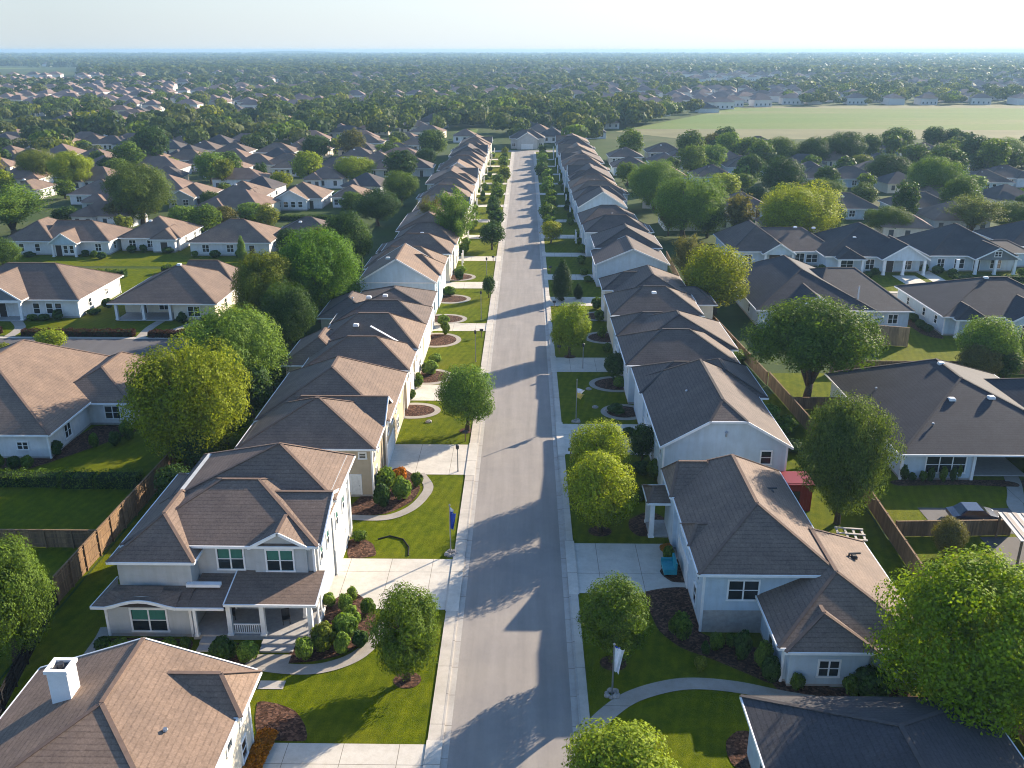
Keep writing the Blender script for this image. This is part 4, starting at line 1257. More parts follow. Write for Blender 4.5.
h = House("white house with pale front gable and columned porch on the right side road", wall="P", roof="K", group=G_R)
h.block(61.2, 80.0, 179.0, 197.0, 3.3, 8.2, "y", (9.5, 8.0), 0.6)
h.block(71.5, 80.0, 176.0, 186.0, 3.3, 6.2, "y", (0.0, 0.8), 0.5, z0=3.0)
h.block(63.0, 68.0, 176.8, 182.0, 3.15, 4.8, "y", (2.0, 0.6), 0.4, z0=2.9)
h.done()
for x in (71.8, 75.6, 79.7): h.column(x, 176.2, .1, 3.1, .5)
for x in (63.2, 67.8): h.column(x, 177.0, .1, 2.9, .5)
h.win("-y", 65.4, .7, 2.4, 1.8, 179.0, 2); h.win("-y", 70.0, .6, 1.6, 2.0, 179.0, 2); h.door("-y", 74.0, .1, 179.0, 1.4, 2.3); h.win("-y", 77.5, .6, 1.6, 1.9, 179.0, 2)
h.win("-x", 186.0, 1.0, 1.0, 1.4, 61.2, 1); h.vent(68.0, 184.0, 6.0, 1)

h = House("white house with arched front gable and wide porch at the right edge", wall="P", roof="K", group=G_R)
h.block(82.5, 99.0, 180.0, 197.0, 3.3, 8.0, "y", (9.0, 8.0), 0.6)
h.block(90.0, 98.0, 176.6, 186.0, 3.3, 5.6, "y", (0.0, 0.8), 0.5, z0=3.05, wmat=1)
h.block(98.5, 104.5, 184.0, 194.0, 3.0, 4.6, "x", (0.5, 3.0), 0.4)
h.done(wmats=["wall_pale", "wall_slate"])
for x in (86.5, 90.2, 94.0, 97.8): h.column(x, 176.9, .1, 3.15, .5)
h.win("-y", 84.6, .8, 1.3, 1.7, 180.0, 2); h.win("-y", 88.3, .7, 1.9, 1.8, 180.0, 2); h.door("-y", 91.8, .1, 180.0, 1.2, 2.3); h.win("-y", 95.6, .7, 2.0, 1.8, 180.0, 2); h.win("-y", 94.0, 3.8, 1.2, .9, 176.6, 2)
h = House("dark-roofed house cut by the right edge, next to the arched-gable house", wall="P", roof="K", group=G_R)
h.block(103.5, 122.0, 190.0, 206.0, 3.2, 7.6, "x", (8.5, 8.5), 0.6)
h.done(); h.win("-y", 106.0, .9, 1.6, 1.5, 190.0, 2); h.win("-y", 111.0, .9, 1.6, 1.5, 190.0, 2)

HOUSE_SPOTS = []   # (x, y, radius) for the planting further out
for (x0, x1, y0, dp, w, r, ft, lab) in MIDHOUSES:
    cottage(x0, x1, y0, dp, w, r, ft, lab, G_L)
    HOUSE_SPOTS.append(((x0 + x1) / 2, y0 + dp / 2, max(x1 - x0, dp) * .62))
for side, nm, grp in ((-1, "left", G_L), (1, "right", G_R)):
    rows = sorted([q for q in FARROWS if q[0] * side > 0], key=lambda q: q[2])
    bands = []
    for q in rows:
        if bands and q[2] - bands[-1][0][2] < 26: bands[-1].append(q)
        else: bands.append([q])
    for bi, band in enumerate(bands):
        band.sort(key=lambda q: q[0])
        for k, (x0, x1, y0, w, r) in enumerate(band):
            wd = max(x1 - x0, 12.5 + (k * 37 % 5) * .7); xm = (x0 + x1) / 2; x0 = xm - wd / 2; x1 = xm + wd / 2
            lab = "%s house with %s roof, %s from left in %s far row %s of street" % (
                {"W": "white", "C": "cream", "G": "grey"}[w], {"B": "brown", "D": "dark"}[r], ORD[k], ORD[bi], nm)
            cottage(x0, x1, y0, 12.0, "P" if w == "W" and side > 0 else w, r, random.choice(("h", "p", "h")), lab, grp)
            HOUSE_SPOTS.append(((x0 + x1) / 2, y0 + 6, max(x1 - x0, 12) * .62))
for q in ((50, 98, 16), (76, 145, 14), (50, 152, 17), (54, 192, 15), (70, 187, 13), (91, 188, 13), (113, 198, 12), (1, 425, 12)): HOUSE_SPOTS.append(q)
# ------------------------------------------------------------------ planting
def quads_mesh(name, V, mats, tri=False):
    """V: n x k x 3 array of separate leaf faces"""
    n, k = V.shape[0], V.shape[1]
    me = bpy.data.meshes.new(name)
    me.vertices.add(n * k); me.vertices.foreach_set("co", V.reshape(-1).astype(np.float32))
    me.loops.add(n * k); me.loops.foreach_set("vertex_index", np.arange(n * k, dtype=np.int32))
    me.polygons.add(n)
    me.polygons.foreach_set("loop_start", np.arange(0, n * k, k, dtype=np.int32))
    me.polygons.foreach_set("loop_total", np.full(n, k, dtype=np.int32))
    for m in mats: me.materials.append(MATS[m])
    me.update(calc_edges=True)
    return me

def leaf_faces(P, N, size, rng, ratio=0.62):
    n = len(P)
    N = N / np.maximum(1e-6, np.linalg.norm(N, axis=1, keepdims=True))
    a = rng.normal(size=(n, 3)); a -= N * (a * N).sum(1, keepdims=True); a /= np.maximum(1e-6, np.linalg.norm(a, axis=1, keepdims=True))
    b = np.cross(N, a)
    s = size * rng.uniform(0.65, 1.35, (n, 1))
    w = s * ratio * rng.uniform(0.7, 1.2, (n, 1))
    return np.stack([P - a * s * .5, P + b * w * .5 + N * s * .08, P + a * s * .5, P - b * w * .5 + N * s * .08], axis=1)

def unit(rng, n):
    d = rng.normal(size=(n, 3)); return d / np.linalg.norm(d, axis=1, keepdims=True)

def crown_points(shape, W, H, n, rng):
    """clump centres/radii for a crown of width W on a tree of height H, then n leaf points with outward normals"""
    if shape in ("round", "oval", "broad", "spread", "dome"):
        zb = {"round": 0.1, "oval": 0.08, "broad": 0.02, "dome": 0.03, "spread": 0.24}[shape] * H
        C = np.array([0, 0, (zb + H) / 2]); A = np.array([W / 2, W / 2, (H - zb) / 2])
        nc = {"round": 85, "oval": 90, "broad": 150, "dome": 170, "spread": 150}[shape]; bs = shape in ("broad", "spread")
        d = unit(rng, nc)
        if bs: d[:, 2] = np.abs(d[:, 2]) * np.sign(rng.uniform(-0.55, 1, nc))
        rr = {"round": .155, "oval": .15, "broad": .115, "dome": .105, "spread": .11}[shape] * W
        rad = rr * rng.uniform(.62, 1.2, nc)
        f = rng.uniform(.55, 1.0, (nc, 1)) if bs else rng.uniform(.7, 1.0, (nc, 1))
        if shape == "oval": d[:, 2] *= 1.0
        cen = C + d * (A - rad[:, None] * .85) * f
        # irregular outline: lobes pushed out or in
        lob = unit(rng, 5)
        k = (np.maximum(0, d @ lob.T) ** 3).sum(1, keepdims=True)
        cen = C + (cen - C) * (0.9 + 0.16 * k if bs else 0.96 + 0.05 * k)
    elif shape == "cypress":
        nc = 90; z = rng.uniform(0.03, 0.97, nc) * H
        prof = W / 2 * np.sin(np.pi * np.clip(z / H, 0.02, 1) ** 0.7) ** .8
        t = rng.uniform(0, 2 * np.pi, nc); rad = np.maximum(.16 * W, prof * .75)
        cen = np.stack([np.cos(t) * prof * .5, np.sin(t) * prof * .5, z], 1)
        C = np.array([0, 0, H * .5])
    else:  # wispy: upright sprays
        nb = 60; pts = []; nor = []
        per = n // nb
        for _ in range(nb):
            t = rng.uniform(0, 2 * np.pi); o = np.array([np.cos(t), np.sin(t), 0])
            reach = W / 2 * rng.uniform(.25, 1.05); top = H * rng.uniform(.55, 1.0) * (1 - .25 * (reach / (W / 2)))
            s = rng.uniform(0.15, 1, per) ** .8
            base = np.outer(s ** 1.3, o * reach); z = H * .14 + (top - H * .14) * (1 - (1 - s) ** 1.6)
            p = base + np.stack([0 * z, 0 * z, z], 1) + rng.normal(scale=W * .04, size=(per, 3))
            pts.append(p); nor.append(rng.normal(size=(per, 3)) * .7 + o * .6 + np.array([0, 0, .5]))
        return np.concatenate(pts), np.concatenate(nor)
    idx = rng.choice(nc, n, p=rad ** 2 / (rad ** 2).sum())
    d = unit(rng, n)
    P = cen[idx] + d * rad[idx][:, None] * rng.uniform(.72, 1.08, (n, 1))
    out = P - C; out /= np.maximum(1e-6, np.linalg.norm(out, axis=1, keepdims=True))
    m = int(n * .14)   # some inside, so that the crown is not hollow
    P[:m] = C + (P[:m] - C) * rng.uniform(.2, .8, (m, 1))
    N = d * .9 + out * .45 + np.array([0, 0, .2]) + rng.normal(scale=.4, size=(n, 3))
    P[:, 2] = np.maximum(P[:, 2], 0.1 * H if shape != "cypress" else 0.15)
    return P, N

def trunk_mesh(shape, W, H, rng, nl):
    m = MB()
    r = 0.022 * H + 0.02 * W * .5
    if shape == "cypress":
        m.tube([(0, 0, 0), (0, 0, H * .8)], [r * .7, r * .2], 7)
    else:
        zf = {"round": .3, "oval": .3, "broad": .24, "dome": .2, "spread": .2, "wispy": .14}[shape] * H
        m.tube([(0, 0, -0.05), (0.02 * W, 0, zf * .5), (0, 0.01 * W, zf * 1.05)], [r * 1.35, r, r * .85], 9)
        for k in range(nl):
            t = 2 * math.pi * (k + rng.uniform(-.3, .3)) / nl
            q = rng.uniform(.5, .8)
            e = (math.cos(t) * W * .36 * q, math.sin(t) * W * .36 * q, H * rng.uniform(.6, .85))
            mid = (e[0] * .42, e[1] * .42, zf + (e[2] - zf) * .5)
            m.tube([(0, 0, zf * .85), mid, e], [r * .62, r * .42, r * .12], 6)
            e2 = (e[0] * 1.25 + rng.uniform(-.1, .1) * W, e[1] * 1.25 + rng.uniform(-.1, .1) * W, e[2] * .85)
            m.tube([mid, ((mid[0] + e2[0]) / 2, (mid[1] + e2[1]) / 2, (mid[2] + e2[2]) / 2 + .1), e2], [r * .35, r * .25, r * .08], 5)
    return m.mesh("trunk", ["bark"], smooth=True)

DIM = {"round": (6.0, 7.0), "oval": (5.0, 7.2), "broad": (12.0, 12.0), "dome": (11.4, 12.3), "spread": (12.0, 12.0), "wispy": (8.0, 11.0), "cypress": (2.4, 7.0)}
COUNT = {("dome", 0): (62000, .23), ("dome", 1): (9000, .6), ("dome", 2): (800, 2.0), ("spread", 0): (56000, .25), ("spread", 1): (7500, .66), ("spread", 2): (800, 2.0), ("round", 0): (24000, .2), ("oval", 0): (24000, .17), ("broad", 0): (60000, .25), ("wispy", 0): (26000, .25), ("cypress", 0): (16000, .17),
         ("round", 1): (4200, .46), ("oval", 1): (4000, .42), ("broad", 1): (7500, .66), ("wispy", 1): (7500, .5), ("cypress", 1): (3500, .3),
         ("round", 2): (650, 1.15), ("oval", 2): (600, 1.0), ("broad", 2): (800, 2.0), ("wispy", 2): (700, 1.2), ("cypress", 2): (250, .8)}
PROTO = {}

def proto(shape, lod, var):
    k = (shape, lod, var)
    if k not in PROTO:
        rng = np.random.default_rng(abs(hash(("round", "oval", "broad", "wispy", "cypress", "spread", "dome").index(shape) * 100 + lod * 10 + var)) + 3)
        W, H = DIM[shape]; n, s = COUNT[(shape, lod)]
        P_, N_ = crown_points(shape, W, H, n, rng)
        ex = np.percentile(np.hypot(P_[:, 0], P_[:, 1]), 97); P_[:, :2] *= W * .5 / ex
        zt = np.percentile(P_[:, 2], 99.3); P_[:, 2] *= H / zt
        PROTO[k] = (quads_mesh("crown", leaf_faces(P_, N_, s, rng), ["leaf_mid"]), trunk_mesh(shape, W, H, rng, 6 if lod == 0 else 4))
    return PROTO[k]

NT = [0]
def tree(x, y, H, W, shape, colour, label, lod, group):
    NT[0] += 1
    cm, tm = proto(shape, lod, NT[0] % (3 if lod < 2 else 4))
    w0, h0 = DIM[shape]
    rr = random.Random(NT[0])
    root = empty("tree", (x, y, 0), rr.uniform(0, 6.28), label, "tree", group)
    root.scale = (W / w0, W / w0, H / h0)
    t = add("trunk", tm, root)
    c = add("crown", cm, root)
    c.material_slots[0].link = "OBJECT"; c.material_slots[0].material = MATS["leaf_" + colour]
    return root

TREE_SPOTS = []
TREES = [((42.0 if q[5] == 'lime2' else 0) + q[0] * (q[5] != 'lime2') + (21.5 if q[5] == 'lime2' else 0), q[1] + (9 if q[5] == 'lime2' else 0), 12.8 if q[5] == 'lime2' else q[2], 19.0 if q[5] == 'lime2' else q[3]) + q[4:] for q in TREES]
for (x, y, H, W, sh, co, lab) in TREES:
    if lab is None: continue
    if "forked bare" in lab: sh = "spread"
    if "domed green" in lab: co = "fresh"
    if sh == "cypress" and co == "deep": co = "pine"; W *= 1.3
    if lab.startswith("big dark green tree between"): co = "oak"; W *= .9; x -= .8
    if co == "vivid": x, y, H, W, sh = 29.4, 47.8, 12.2, 11.6, "dome"
    px = W * 900 / max(40.0, math.hypot(y, 42))
    lod = 0 if px > 32 or (sh in ("wispy", "cypress") and y < 260 and x < 20) else (1 if px > 12 else 2)
    tree(x, y, H, W, sh, co, lab, lod, "trees around the houses")
    TREE_SPOTS.append((x, y, W * .45))

# small kerb trees further up the street
for side, nm, ys in ((-1, "left", (216, 228, 240, 252, 266, 279, 293, 308, 322, 338, 352, 368, 384)), (1, "right", (222, 236, 250, 262, 277, 290, 305, 319, 333, 348, 363, 378, 393))):
    rr = random.Random(side)
    for k, y in enumerate(ys):
        hgt = rr.uniform(3.4, 5.0) * (1 if side < 0 else 1.05)
        co = rr.choice(("deep", "mid", "lime3") if side < 0 else ("mid", "fresh", "deep"))
        tree(side * rr.uniform(6.3, 8.2), y + rr.uniform(-2, 2), hgt, hgt * rr.uniform(.75, 1.0), "round", co,
             "small %s kerb tree, %s beyond the %s along the %s kerb" % ({"deep": "dark green", "mid": "green", "lime3": "yellowish", "fresh": "light green"}[co], ORD[k],
             "feathery tree" if side < 0 else "golden one", nm), 2, "small trees along the %s kerb" % nm)

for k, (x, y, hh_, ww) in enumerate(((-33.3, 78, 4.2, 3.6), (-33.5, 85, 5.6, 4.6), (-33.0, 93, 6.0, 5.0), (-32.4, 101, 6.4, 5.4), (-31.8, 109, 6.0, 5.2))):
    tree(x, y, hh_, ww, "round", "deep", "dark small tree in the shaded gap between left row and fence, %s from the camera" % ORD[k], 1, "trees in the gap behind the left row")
# shrubs
SP = {}
def shrub_mesh(var, lod=0):
    k = (var, lod)
    if k not in SP:
        rng = np.random.default_rng(50 + var + lod * 10)
        n, s = ((2600, .13), (500, .3))[lod]
        nc = 16; cen = unit(rng, nc) * np.array([.26, .26, .24]) + np.array([0, 0, .5]); rad = rng.uniform(.2, .27, nc)
        i = rng.choice(nc, n); d = unit(rng, n)
        P_ = cen[i] + d * rad[i][:, None] * rng.uniform(.7, 1.05, (n, 1)); P_[:, 2] = np.maximum(P_[:, 2], .02)
        N_ = d + (P_ - np.array([0, 0, .5])) + rng.normal(scale=.4, size=(n, 3))
        SP[k] = quads_mesh("foliage", leaf_faces(P_, N_, s, rng, .7), ["leaf_deep"])
    return SP[k]
core = None
NS = [0]
def shrub(x, y, H, W, colour, label, group, lod=0):
    NS[0] += 1
    o = add("bush", shrub_mesh(NS[0] % 3, lod), None, (x, y, 0), NS[0] * 1.3, label, "bush", group)
    o.scale = (W, W, H)
    o.material_slots[0].link = "OBJECT"; o.material_slots[0].material = MATS["leaf_" + colour]
    return o

AREAS = [(0, 5, "in front of the grey house's porch", "bushes around the grey porch house"), (5, 12, "in the mulch bed at the grey house's street corner", "bushes around the grey porch house"),
         (12, 17, "in the tan house's curved bed", "bushes in the tan house's bed"), (18, 23, "under the bay window of the grey house", "bushes around the grey porch house"),
         (23, 34, "in the dark bed round the white right-hand house", "bushes round the white right-hand house"), (36, 43, "under the triple window of the charcoal-roofed house", "bushes under the triple window"),
         (43, 50, "along the white L-shaped left house", "bushes along the white L-shaped house")]
done_i = set()
for a, b_, where, grp in AREAS:
    items = sorted([(SHRUBS[i], i) for i in range(a, b_)], key=lambda q: q[0][0])
    for k, (q, i) in enumerate(items):
        done_i.add(i)
        co = "autumn" if i == 14 else ("lime3" if i in (3, 30) else ("fresh" if 0 <= i < 17 and i % 3 else ("mid" if i % 2 else "deep")))
        shrub(q[0], q[1], q[2], q[3], co, "%s bush %s, %s from the left" % ("rust-orange" if co == "autumn" else "green", where, ORD[k]), grp)
for i, lab in ((17, "single round bush on the small mulch patch at the grey house's rear"), (34, "dark bush by the wall behind the yellow-green tree pair"), (35, "low bush beside the turquoise chair")):
    shrub(*SHRUBS[i], "mid", lab, "bushes by the houses")
rest = sorted([SHRUBS[i] for i in range(50, len(SHRUBS))], key=lambda q: q[1])
extra = []
rr = random.Random(5)
for y in (116, 121, 135, 141, 160, 172, 178, 196, 203, 221, 228, 244, 251, 268, 275, 291, 298, 315, 322, 340, 360, 385): extra.append((-12.4 + rr.uniform(-.7, .7), y + rr.uniform(-1, 1), rr.uniform(1.4, 2.4), rr.uniform(1.5, 2.6)))
for k, q in enumerate(sorted(rest + extra, key=lambda q: q[1])):
    shrub(*q, rr.choice(("deep", "mid", "fresh")), "shrub by the left row's walls beyond the tan house, %s from the camera" % ORD[k], "shrubs along the left row", 0 if q[1] < 150 else 1)
for k, y in enumerate((80.5, 86.5, 95, 103, 112, 118, 127, 134, 143, 151, 170, 176, 185, 197, 205, 214, 230, 238, 252, 262, 275, 290, 303, 320, 345, 370)):
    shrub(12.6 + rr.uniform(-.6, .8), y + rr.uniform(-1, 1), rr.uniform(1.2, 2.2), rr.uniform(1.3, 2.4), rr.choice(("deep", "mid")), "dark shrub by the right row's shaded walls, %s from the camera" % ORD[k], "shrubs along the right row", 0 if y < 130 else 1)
rr = random.Random(9)
for k, (x, y) in enumerate(((64.6, 137.5), (64.4, 139.2), (64.7, 141), (64.5, 143), (64.3, 144.8), (64.8, 147), (64.4, 149))):
    shrub(x, y, rr.uniform(1.2, 1.8), rr.uniform(1.4, 2.0), "deep", "dark bush along the blue-white house's side wall, %s from the camera" % ORD[k], "bushes along the blue-white house")
for k, (x, y) in enumerate(((30.5, 84), (31, 88), (30.4, 92), (31.2, 97), (30.3, 101), (30.8, 122), (31.4, 128))):
    shrub(x, y, rr.uniform(1.4, 2.4), rr.uniform(2.0, 3.2), rr.choice(("mid", "fresh", "deep")), "green bush in the strip behind the right row, %s from the camera" % ORD[k], "bushes behind the right row")
k = 0
for (x0, x1, y0) in ((-96, -74, 142), (-67, -51, 140.6), (-111, -91, 190.0), (-88, -77, 195.5), (-71, -56, 190.6), (44, 61, 180.2), (62, 80, 174.8), (83, 99, 175.2)):
    pass
for grp, where, pts in (("bushes before the left side-road houses", "before the left side-road houses", [(-96, 141.5), (-80.8, 142.4), (-78.8, 142.3), (-76.6, 142.4), (-72.2, 146), (-71.6, 150), (-55.5, 141.2), (-51.4, 141.4)]),
                        ("bushes before the second left row", "before the second left row of houses", [(-111, 191), (-106.5, 190.8), (-94.5, 191.3), (-92, 190), (-90, 189), (-86, 195), (-83.5, 195.3), (-78, 195), (-70.5, 190.6), (-66, 190.2), (-61, 190.8), (-57.5, 190)]),
                        ("bushes before the right side-road houses", "before the right side-road houses", [(57.5, 181.5), (60.3, 178.5), (63.2, 174.5), (68.5, 174.8), (70.6, 177.3), (81.2, 179.2), (83.2, 177.8), (85.0, 175), (99.5, 177), (101.5, 177.6), (103.5, 178.4)])):
    for k, (x, y) in enumerate(sorted(pts)):
        shrub(x, y, rr.uniform(1.0, 1.9), rr.uniform(1.5, 2.8), rr.choice(("deep", "mid", "deep")), "bush %s, %s from the left" % (where, ORD[k]), grp, 1)

# clipped hedges
def hedge(x0, x1, y, H, D, colour, label, name="hedge", n=None, size=.16):
    rng = np.random.default_rng(int(abs(x0 * 10 + y)))
    L = x1 - x0
    n = n or int(L * 420)
    u = rng.uniform(-.5, .5, (n, 3))
    f = rng.integers(0, 5, n)
    P_ = u * np.array([L, D, H])
    N_ = np.zeros((n, 3))
    for q, (ax, sg) in enumerate(((2, 1), (1, -1), (1, 1), (0, -1), (0, 1))):
        s = f == q; P_[s, ax] = sg * .5 * (L, D, H)[ax]; N_[s, ax] = sg
    ph = np.sin(P_[:, 0] * 2 * np.pi / 1.9) * .5 + .5
    P_[:, 2] += H * .5; P_[:, 2] *= (.86 + .16 * ph); P_[:, 1] *= (.86 + .18 * ph)
    P_ += rng.normal(scale=.05, size=(n, 3)); N_ += rng.normal(scale=.5, size=(n, 3))
    root = empty(name, ((x0 + x1) / 2, y, 0), 0, label, "hedge")
    add("foliage", quads_mesh("foliage", leaf_faces(P_, N_, size, rng, .7), ["leaf_" + colour]), root)
    m = MB(); m.box(-L/2 + .1, L/2 - .1, -D * .36, D * .36, 0, H * .8)
    add("branches", m.mesh("branches", ["hedge_core"]), root)
hedge(-56, -46.8, 82.6, 1.5, 1.7, "mid", "long clipped green hedge left of the gap on the left lawn")
hedge(-46.5, -43.2, 82.4, 1.6, 1.9, "mid", "short clipped hedge section, middle one on the left lawn")
hedge(-42.9, -38.6, 82.4, 1.6, 1.9, "mid", "short clipped hedge section nearest the left wooden fence")
hedge(-98, -82.0, 134.6, 1.0, 1.4, "redleaf", "dark red hedge along the left side road before the grey-gabled house", n=5000, size=.22)
hedge(-77.8, -60.5, 134.0, 1.0, 1.4, "redleaf", "dark red hedge along the left side road between the two front paths", n=5000, size=.22)
hedge(-57.8, -49.0, 133.6, 1.0, 1.4, "redleaf", "dark red hedge along the left side road nearest the yellowish tall tree", n=3000, size=.22)
hedge(-84, -70, 216.0, 1.2, 1.6, "deep", "dark hedge between the second and third left rows, behind the plain brown hip", n=3000, size=.28)
hedge(-74, -50, 236.0, 1.4, 1.8, "deep", "long dark hedge before the third left row, right of the olive tree", n=5000, size=.3)
hedge(20, 21.2, 54.6, 1.5, 1.0, "deep", "short dark hedge block beside the low front wing", n=900) if False else None

hedge(-94, -78, 172.5, 1.5, 1.8, "deep", "dark hedge behind the grey-gabled porch house, left", n=3500, size=.26)
hedge(-72, -52, 176.5, 1.5, 1.8, "deep", "dark hedge between the cream porch house and the house with a cypress", n=3500, size=.26)
hedge(84, 100, 172.0, 1.1, 1.5, "deep", "low dark hedge before the arched-gable house, right", n=2600, size=.24)
# ------------------------------------------------------------------ ground, road, lawns
def sheet(name, pts, z, mat, kind="structure"):
    m = MB(); m.poly([(x, y, z) for x, y in pts])
    me = m.mesh(name, [mat])
    if me.polygons[0].normal.z < 0: me.flip_normals()
    return add(name, me, kind=kind)
def rect(name, x0, x1, y0, y1, z, mat): return sheet(name, [(x0, y0), (x1, y0), (x1, y1), (x0, y1)], z, mat)
def ribbon_pts(line, w, n=8):
    """a smoothed strip along a polyline"""
    P_ = [Vector((p[0], p[1], 0)) for p in line]
    out = []
    for i in range(len(P_) - 1):
        a = P_[max(i - 1, 0)]; b_ = P_[i]; c = P_[i + 1]; d = P_[min(i + 2, len(P_) - 1)]
        for k in range(n):
            t = k / n
            out.append(0.5 * ((2 * b_) + (c - a) * t + (2 * a - 5 * b_ + 4 * c - d) * t * t + (3 * b_ - a - 3 * c + d) * t ** 3))
    out.append(P_[-1])
    return out
def ribbon(name, line, w, z, mat):
    Q = ribbon_pts(line, w); m = MB(); L = []
    for i, p in enumerate(Q):
        d = (Q[min(i + 1, len(Q) - 1)] - Q[max(i - 1, 0)]).normalized(); nrm = Vector((-d.y, d.x, 0))
        L.append((p + nrm * w / 2, p - nrm * w / 2))
    for (a, b_), (c, d) in zip(L, L[1:]):
        m.poly([(a.x, a.y, z), (b_.x, b_.y, z), (d.x, d.y, z), (c.x, c.y, z)])
    me = m.mesh(name, [mat])
    if me.polygons[0].normal.z < 0: me.flip_normals()
    return add(name, me, kind="structure")
def bed(name, pts, z, mat, n=6):
    P_ = pts + [pts[0]]
    Q = []
    N = len(pts)
    for i in range(N):
        a, b_, c, d = (Vector((*pts[(i + q) % N], 0)) for q in (-1, 0, 1, 2))
        for k in range(n):
            t = k / n; Q.append(b_.lerp(c, t) * .4 + .6 * (0.5 * ((2 * b_) + (c - a) * t + (2 * a - 5 * b_ + 4 * c - d) * t * t + (3 * b_ - a - 3 * c + d) * t ** 3)))
    c = sum(Q, Vector((0, 0, 0))) / len(Q)
    m = MB()
    for i in range(len(Q)):
        p, q = Q[i], Q[(i + 1) % len(Q)]
        m.poly([(c.x, c.y, z + .05), (p.x, p.y, z), (q.x, q.y, z)])
    me = m.mesh(name, [mat])
    if sum(p.normal.z for p in me.polygons) < 0: me.flip_normals()
    return add(name, me, kind="structure")
def ell(cx, cy, rx, ry, n=24, a0=0, a1=2 * math.pi): return [(cx + rx * math.cos(a0 + (a1 - a0) * k / n), cy + ry * math.sin(a0 + (a1 - a0) * k / n)) for k in range(n)]

GR = 11000.0
m = MB(); m.poly([(GR * math.cos(2 * math.pi * k / 96), 300 + GR * math.sin(2 * math.pi * k / 96), 0) for k in range(96)])
add("ground", m.mesh("ground", ["open_ground"]), kind="structure")
# low rising country at the horizon
for nm, (a0, a1, D, top) in {"hills": (20, 100, 9300, 34), "hills.001": (82, 160, 9000, 46)}.items():
    m = MB(); prev = None
    for k in range(61):
        a = R(a0 + (a1 - a0) * k / 60); e = math.sin(math.pi * k / 60)
        hgt = top * (.45 + .3 * math.sin(k * .37 + D) + .25 * math.sin(k * .83)) * e ** .5
        cur = [(math.cos(a) * q, math.sin(a) * q, z) for q, z in ((D - 1500, -.5), (D, max(1, hgt)), (D + 900, max(.5, hgt * .9)), (D + 1500, -.5))]
        if prev:
            for i in range(3): m.poly([prev[i], cur[i], cur[i + 1], prev[i + 1]])
        prev = cur
    add("hills", m.mesh("hills", ["hill_wood"], smooth=True), kind="structure")
# road, gutters, kerb walks
rect("road", -4.0, 4.0, 20, 406, 0.012, "asphalt")
rect("road_end", -14.0, 16.0, 406, 413, 0.016, "asphalt")
def strip(name, x0, x1, y0, y1, z, mat):
    m = MB(); m.box(x0, x1, y0, y1, -.1, z); return add(name, m.mesh(name, [mat]), kind="structure")
for s in (-1, 1):
    a, b_ = sorted((s * 4.0, s * 4.45)); rect("gutter", a, b_, 20, 406, 0.02, "kerb_concrete")
    a, b_ = sorted((s * 4.45, s * 4.6)); strip("kerb", a, b_, 20, 406, .13, "kerb_concrete")
    a, b_ = sorted((s * 4.6, s * (5.45 if s < 0 else 5.2))); strip("sidewalk", a, b_, 20, 406, .12, "walk_concrete")
rect("front_lawn", -16.0, -5.4, 20, 406, 0.03, "lawn"); rect("front_lawn", 5.15, 16.0, 20, 406, 0.03, "lawn")
rect("back_lawn", -36.4, -16.0, 20, 110, 0.02, "lawn"); rect("back_lawn", 16.0, 34.0, 20, 110, 0.02, "lawn")
rect("back_lawn", -75, -36.6, 48, 121, 0.022, "lawn"); rect("back_lawn", 34.2, 75, 60, 118, 0.022, "lawn")
rect("garden_lawn", -110, -45, 134.0, 180, 0.022, "lawn"); rect("garden_lawn", 52, 110, 118.3, 150.5, 0.022, "lawn"); rect("garden_lawn", 40, 110, 163.5, 182, 0.02, "lawn")
rect("garden_lawn", -120, -36, 182, 215, 0.022, "lawn")
rect("side_road", -150, -46, 121.5, 132.2, 0.03, "asphalt_dark"); rect("side_road", 56, 140, 151.0, 162.0, 0.03, "asphalt_dark")
rect("sidewalk", 56, 140, 162.3, 163.4, 0.04, "walk_concrete"); rect("sidewalk", -150, -46, 132.3, 133.2, 0.04, "walk_concrete")
for y0, y1 in ((38.5, 46.2), (61.1, 68.7), (85.5, 93.2), (106.8, 112.6), (137.2, 141.5), (164.5, 169.5), (188.0, 192.5), (212.0, 216.5), (233.5, 238), (258, 262), (281, 285), (304, 308), (328, 332), (352, 356), (375, 379)):
    rect("driveway", -15.6, -5.42, y0, y1, 0.055, "driveway_concrete")
    if y0 < 300: rect("driveway_apron", -5.5, -4.46, y0 - .3, y1 + .3, 0.135, "driveway_concrete")
for y0, y1 in ((63.6, 71.6), (90.8, 99.4), (118.0, 124.2), (152.5, 158.5), (171.5, 176.0), (192.5, 196.5), (212.5, 217), (234, 238), (258, 262), (281, 285), (304, 308), (328, 332), (352, 356), (375, 379)):
    rect("driveway", 5.17, 15.4, y0, y1, 0.055, "driveway_concrete")
    if y0 < 300: rect("driveway_apron", 4.46, 5.3, y0 - .3, y1 + .3, 0.135, "driveway_concrete")
bed("mulch_bed", POLYS["bed_corner"], .06, "mulch"); bed("mulch_bed", POLYS["bed_rear"], .07, "mulch"); bed("mulch_bed", POLYS["bed_tan"], .06, "mulch"); bed("mulch_bed", POLYS["bed_dark"], .06, "mulch")
bed("mulch_bed", [(-31.2, 56.9), (-24.5, 56.9), (-24.4, 54.8), (-27, 54.3), (-31.4, 54.6)], .06, "mulch")
bed("mulch_bed", [(-21.5, 56.4), (-19.2, 56.4), (-19.2, 54.2), (-21.8, 54.0)], .06, "mulch")
for k in ("rbed_main", "rbed_front", "rbed_circle", "rbed_small", "rbed_round"): bed("mulch_bed", POLYS[k], .065, "mulch")
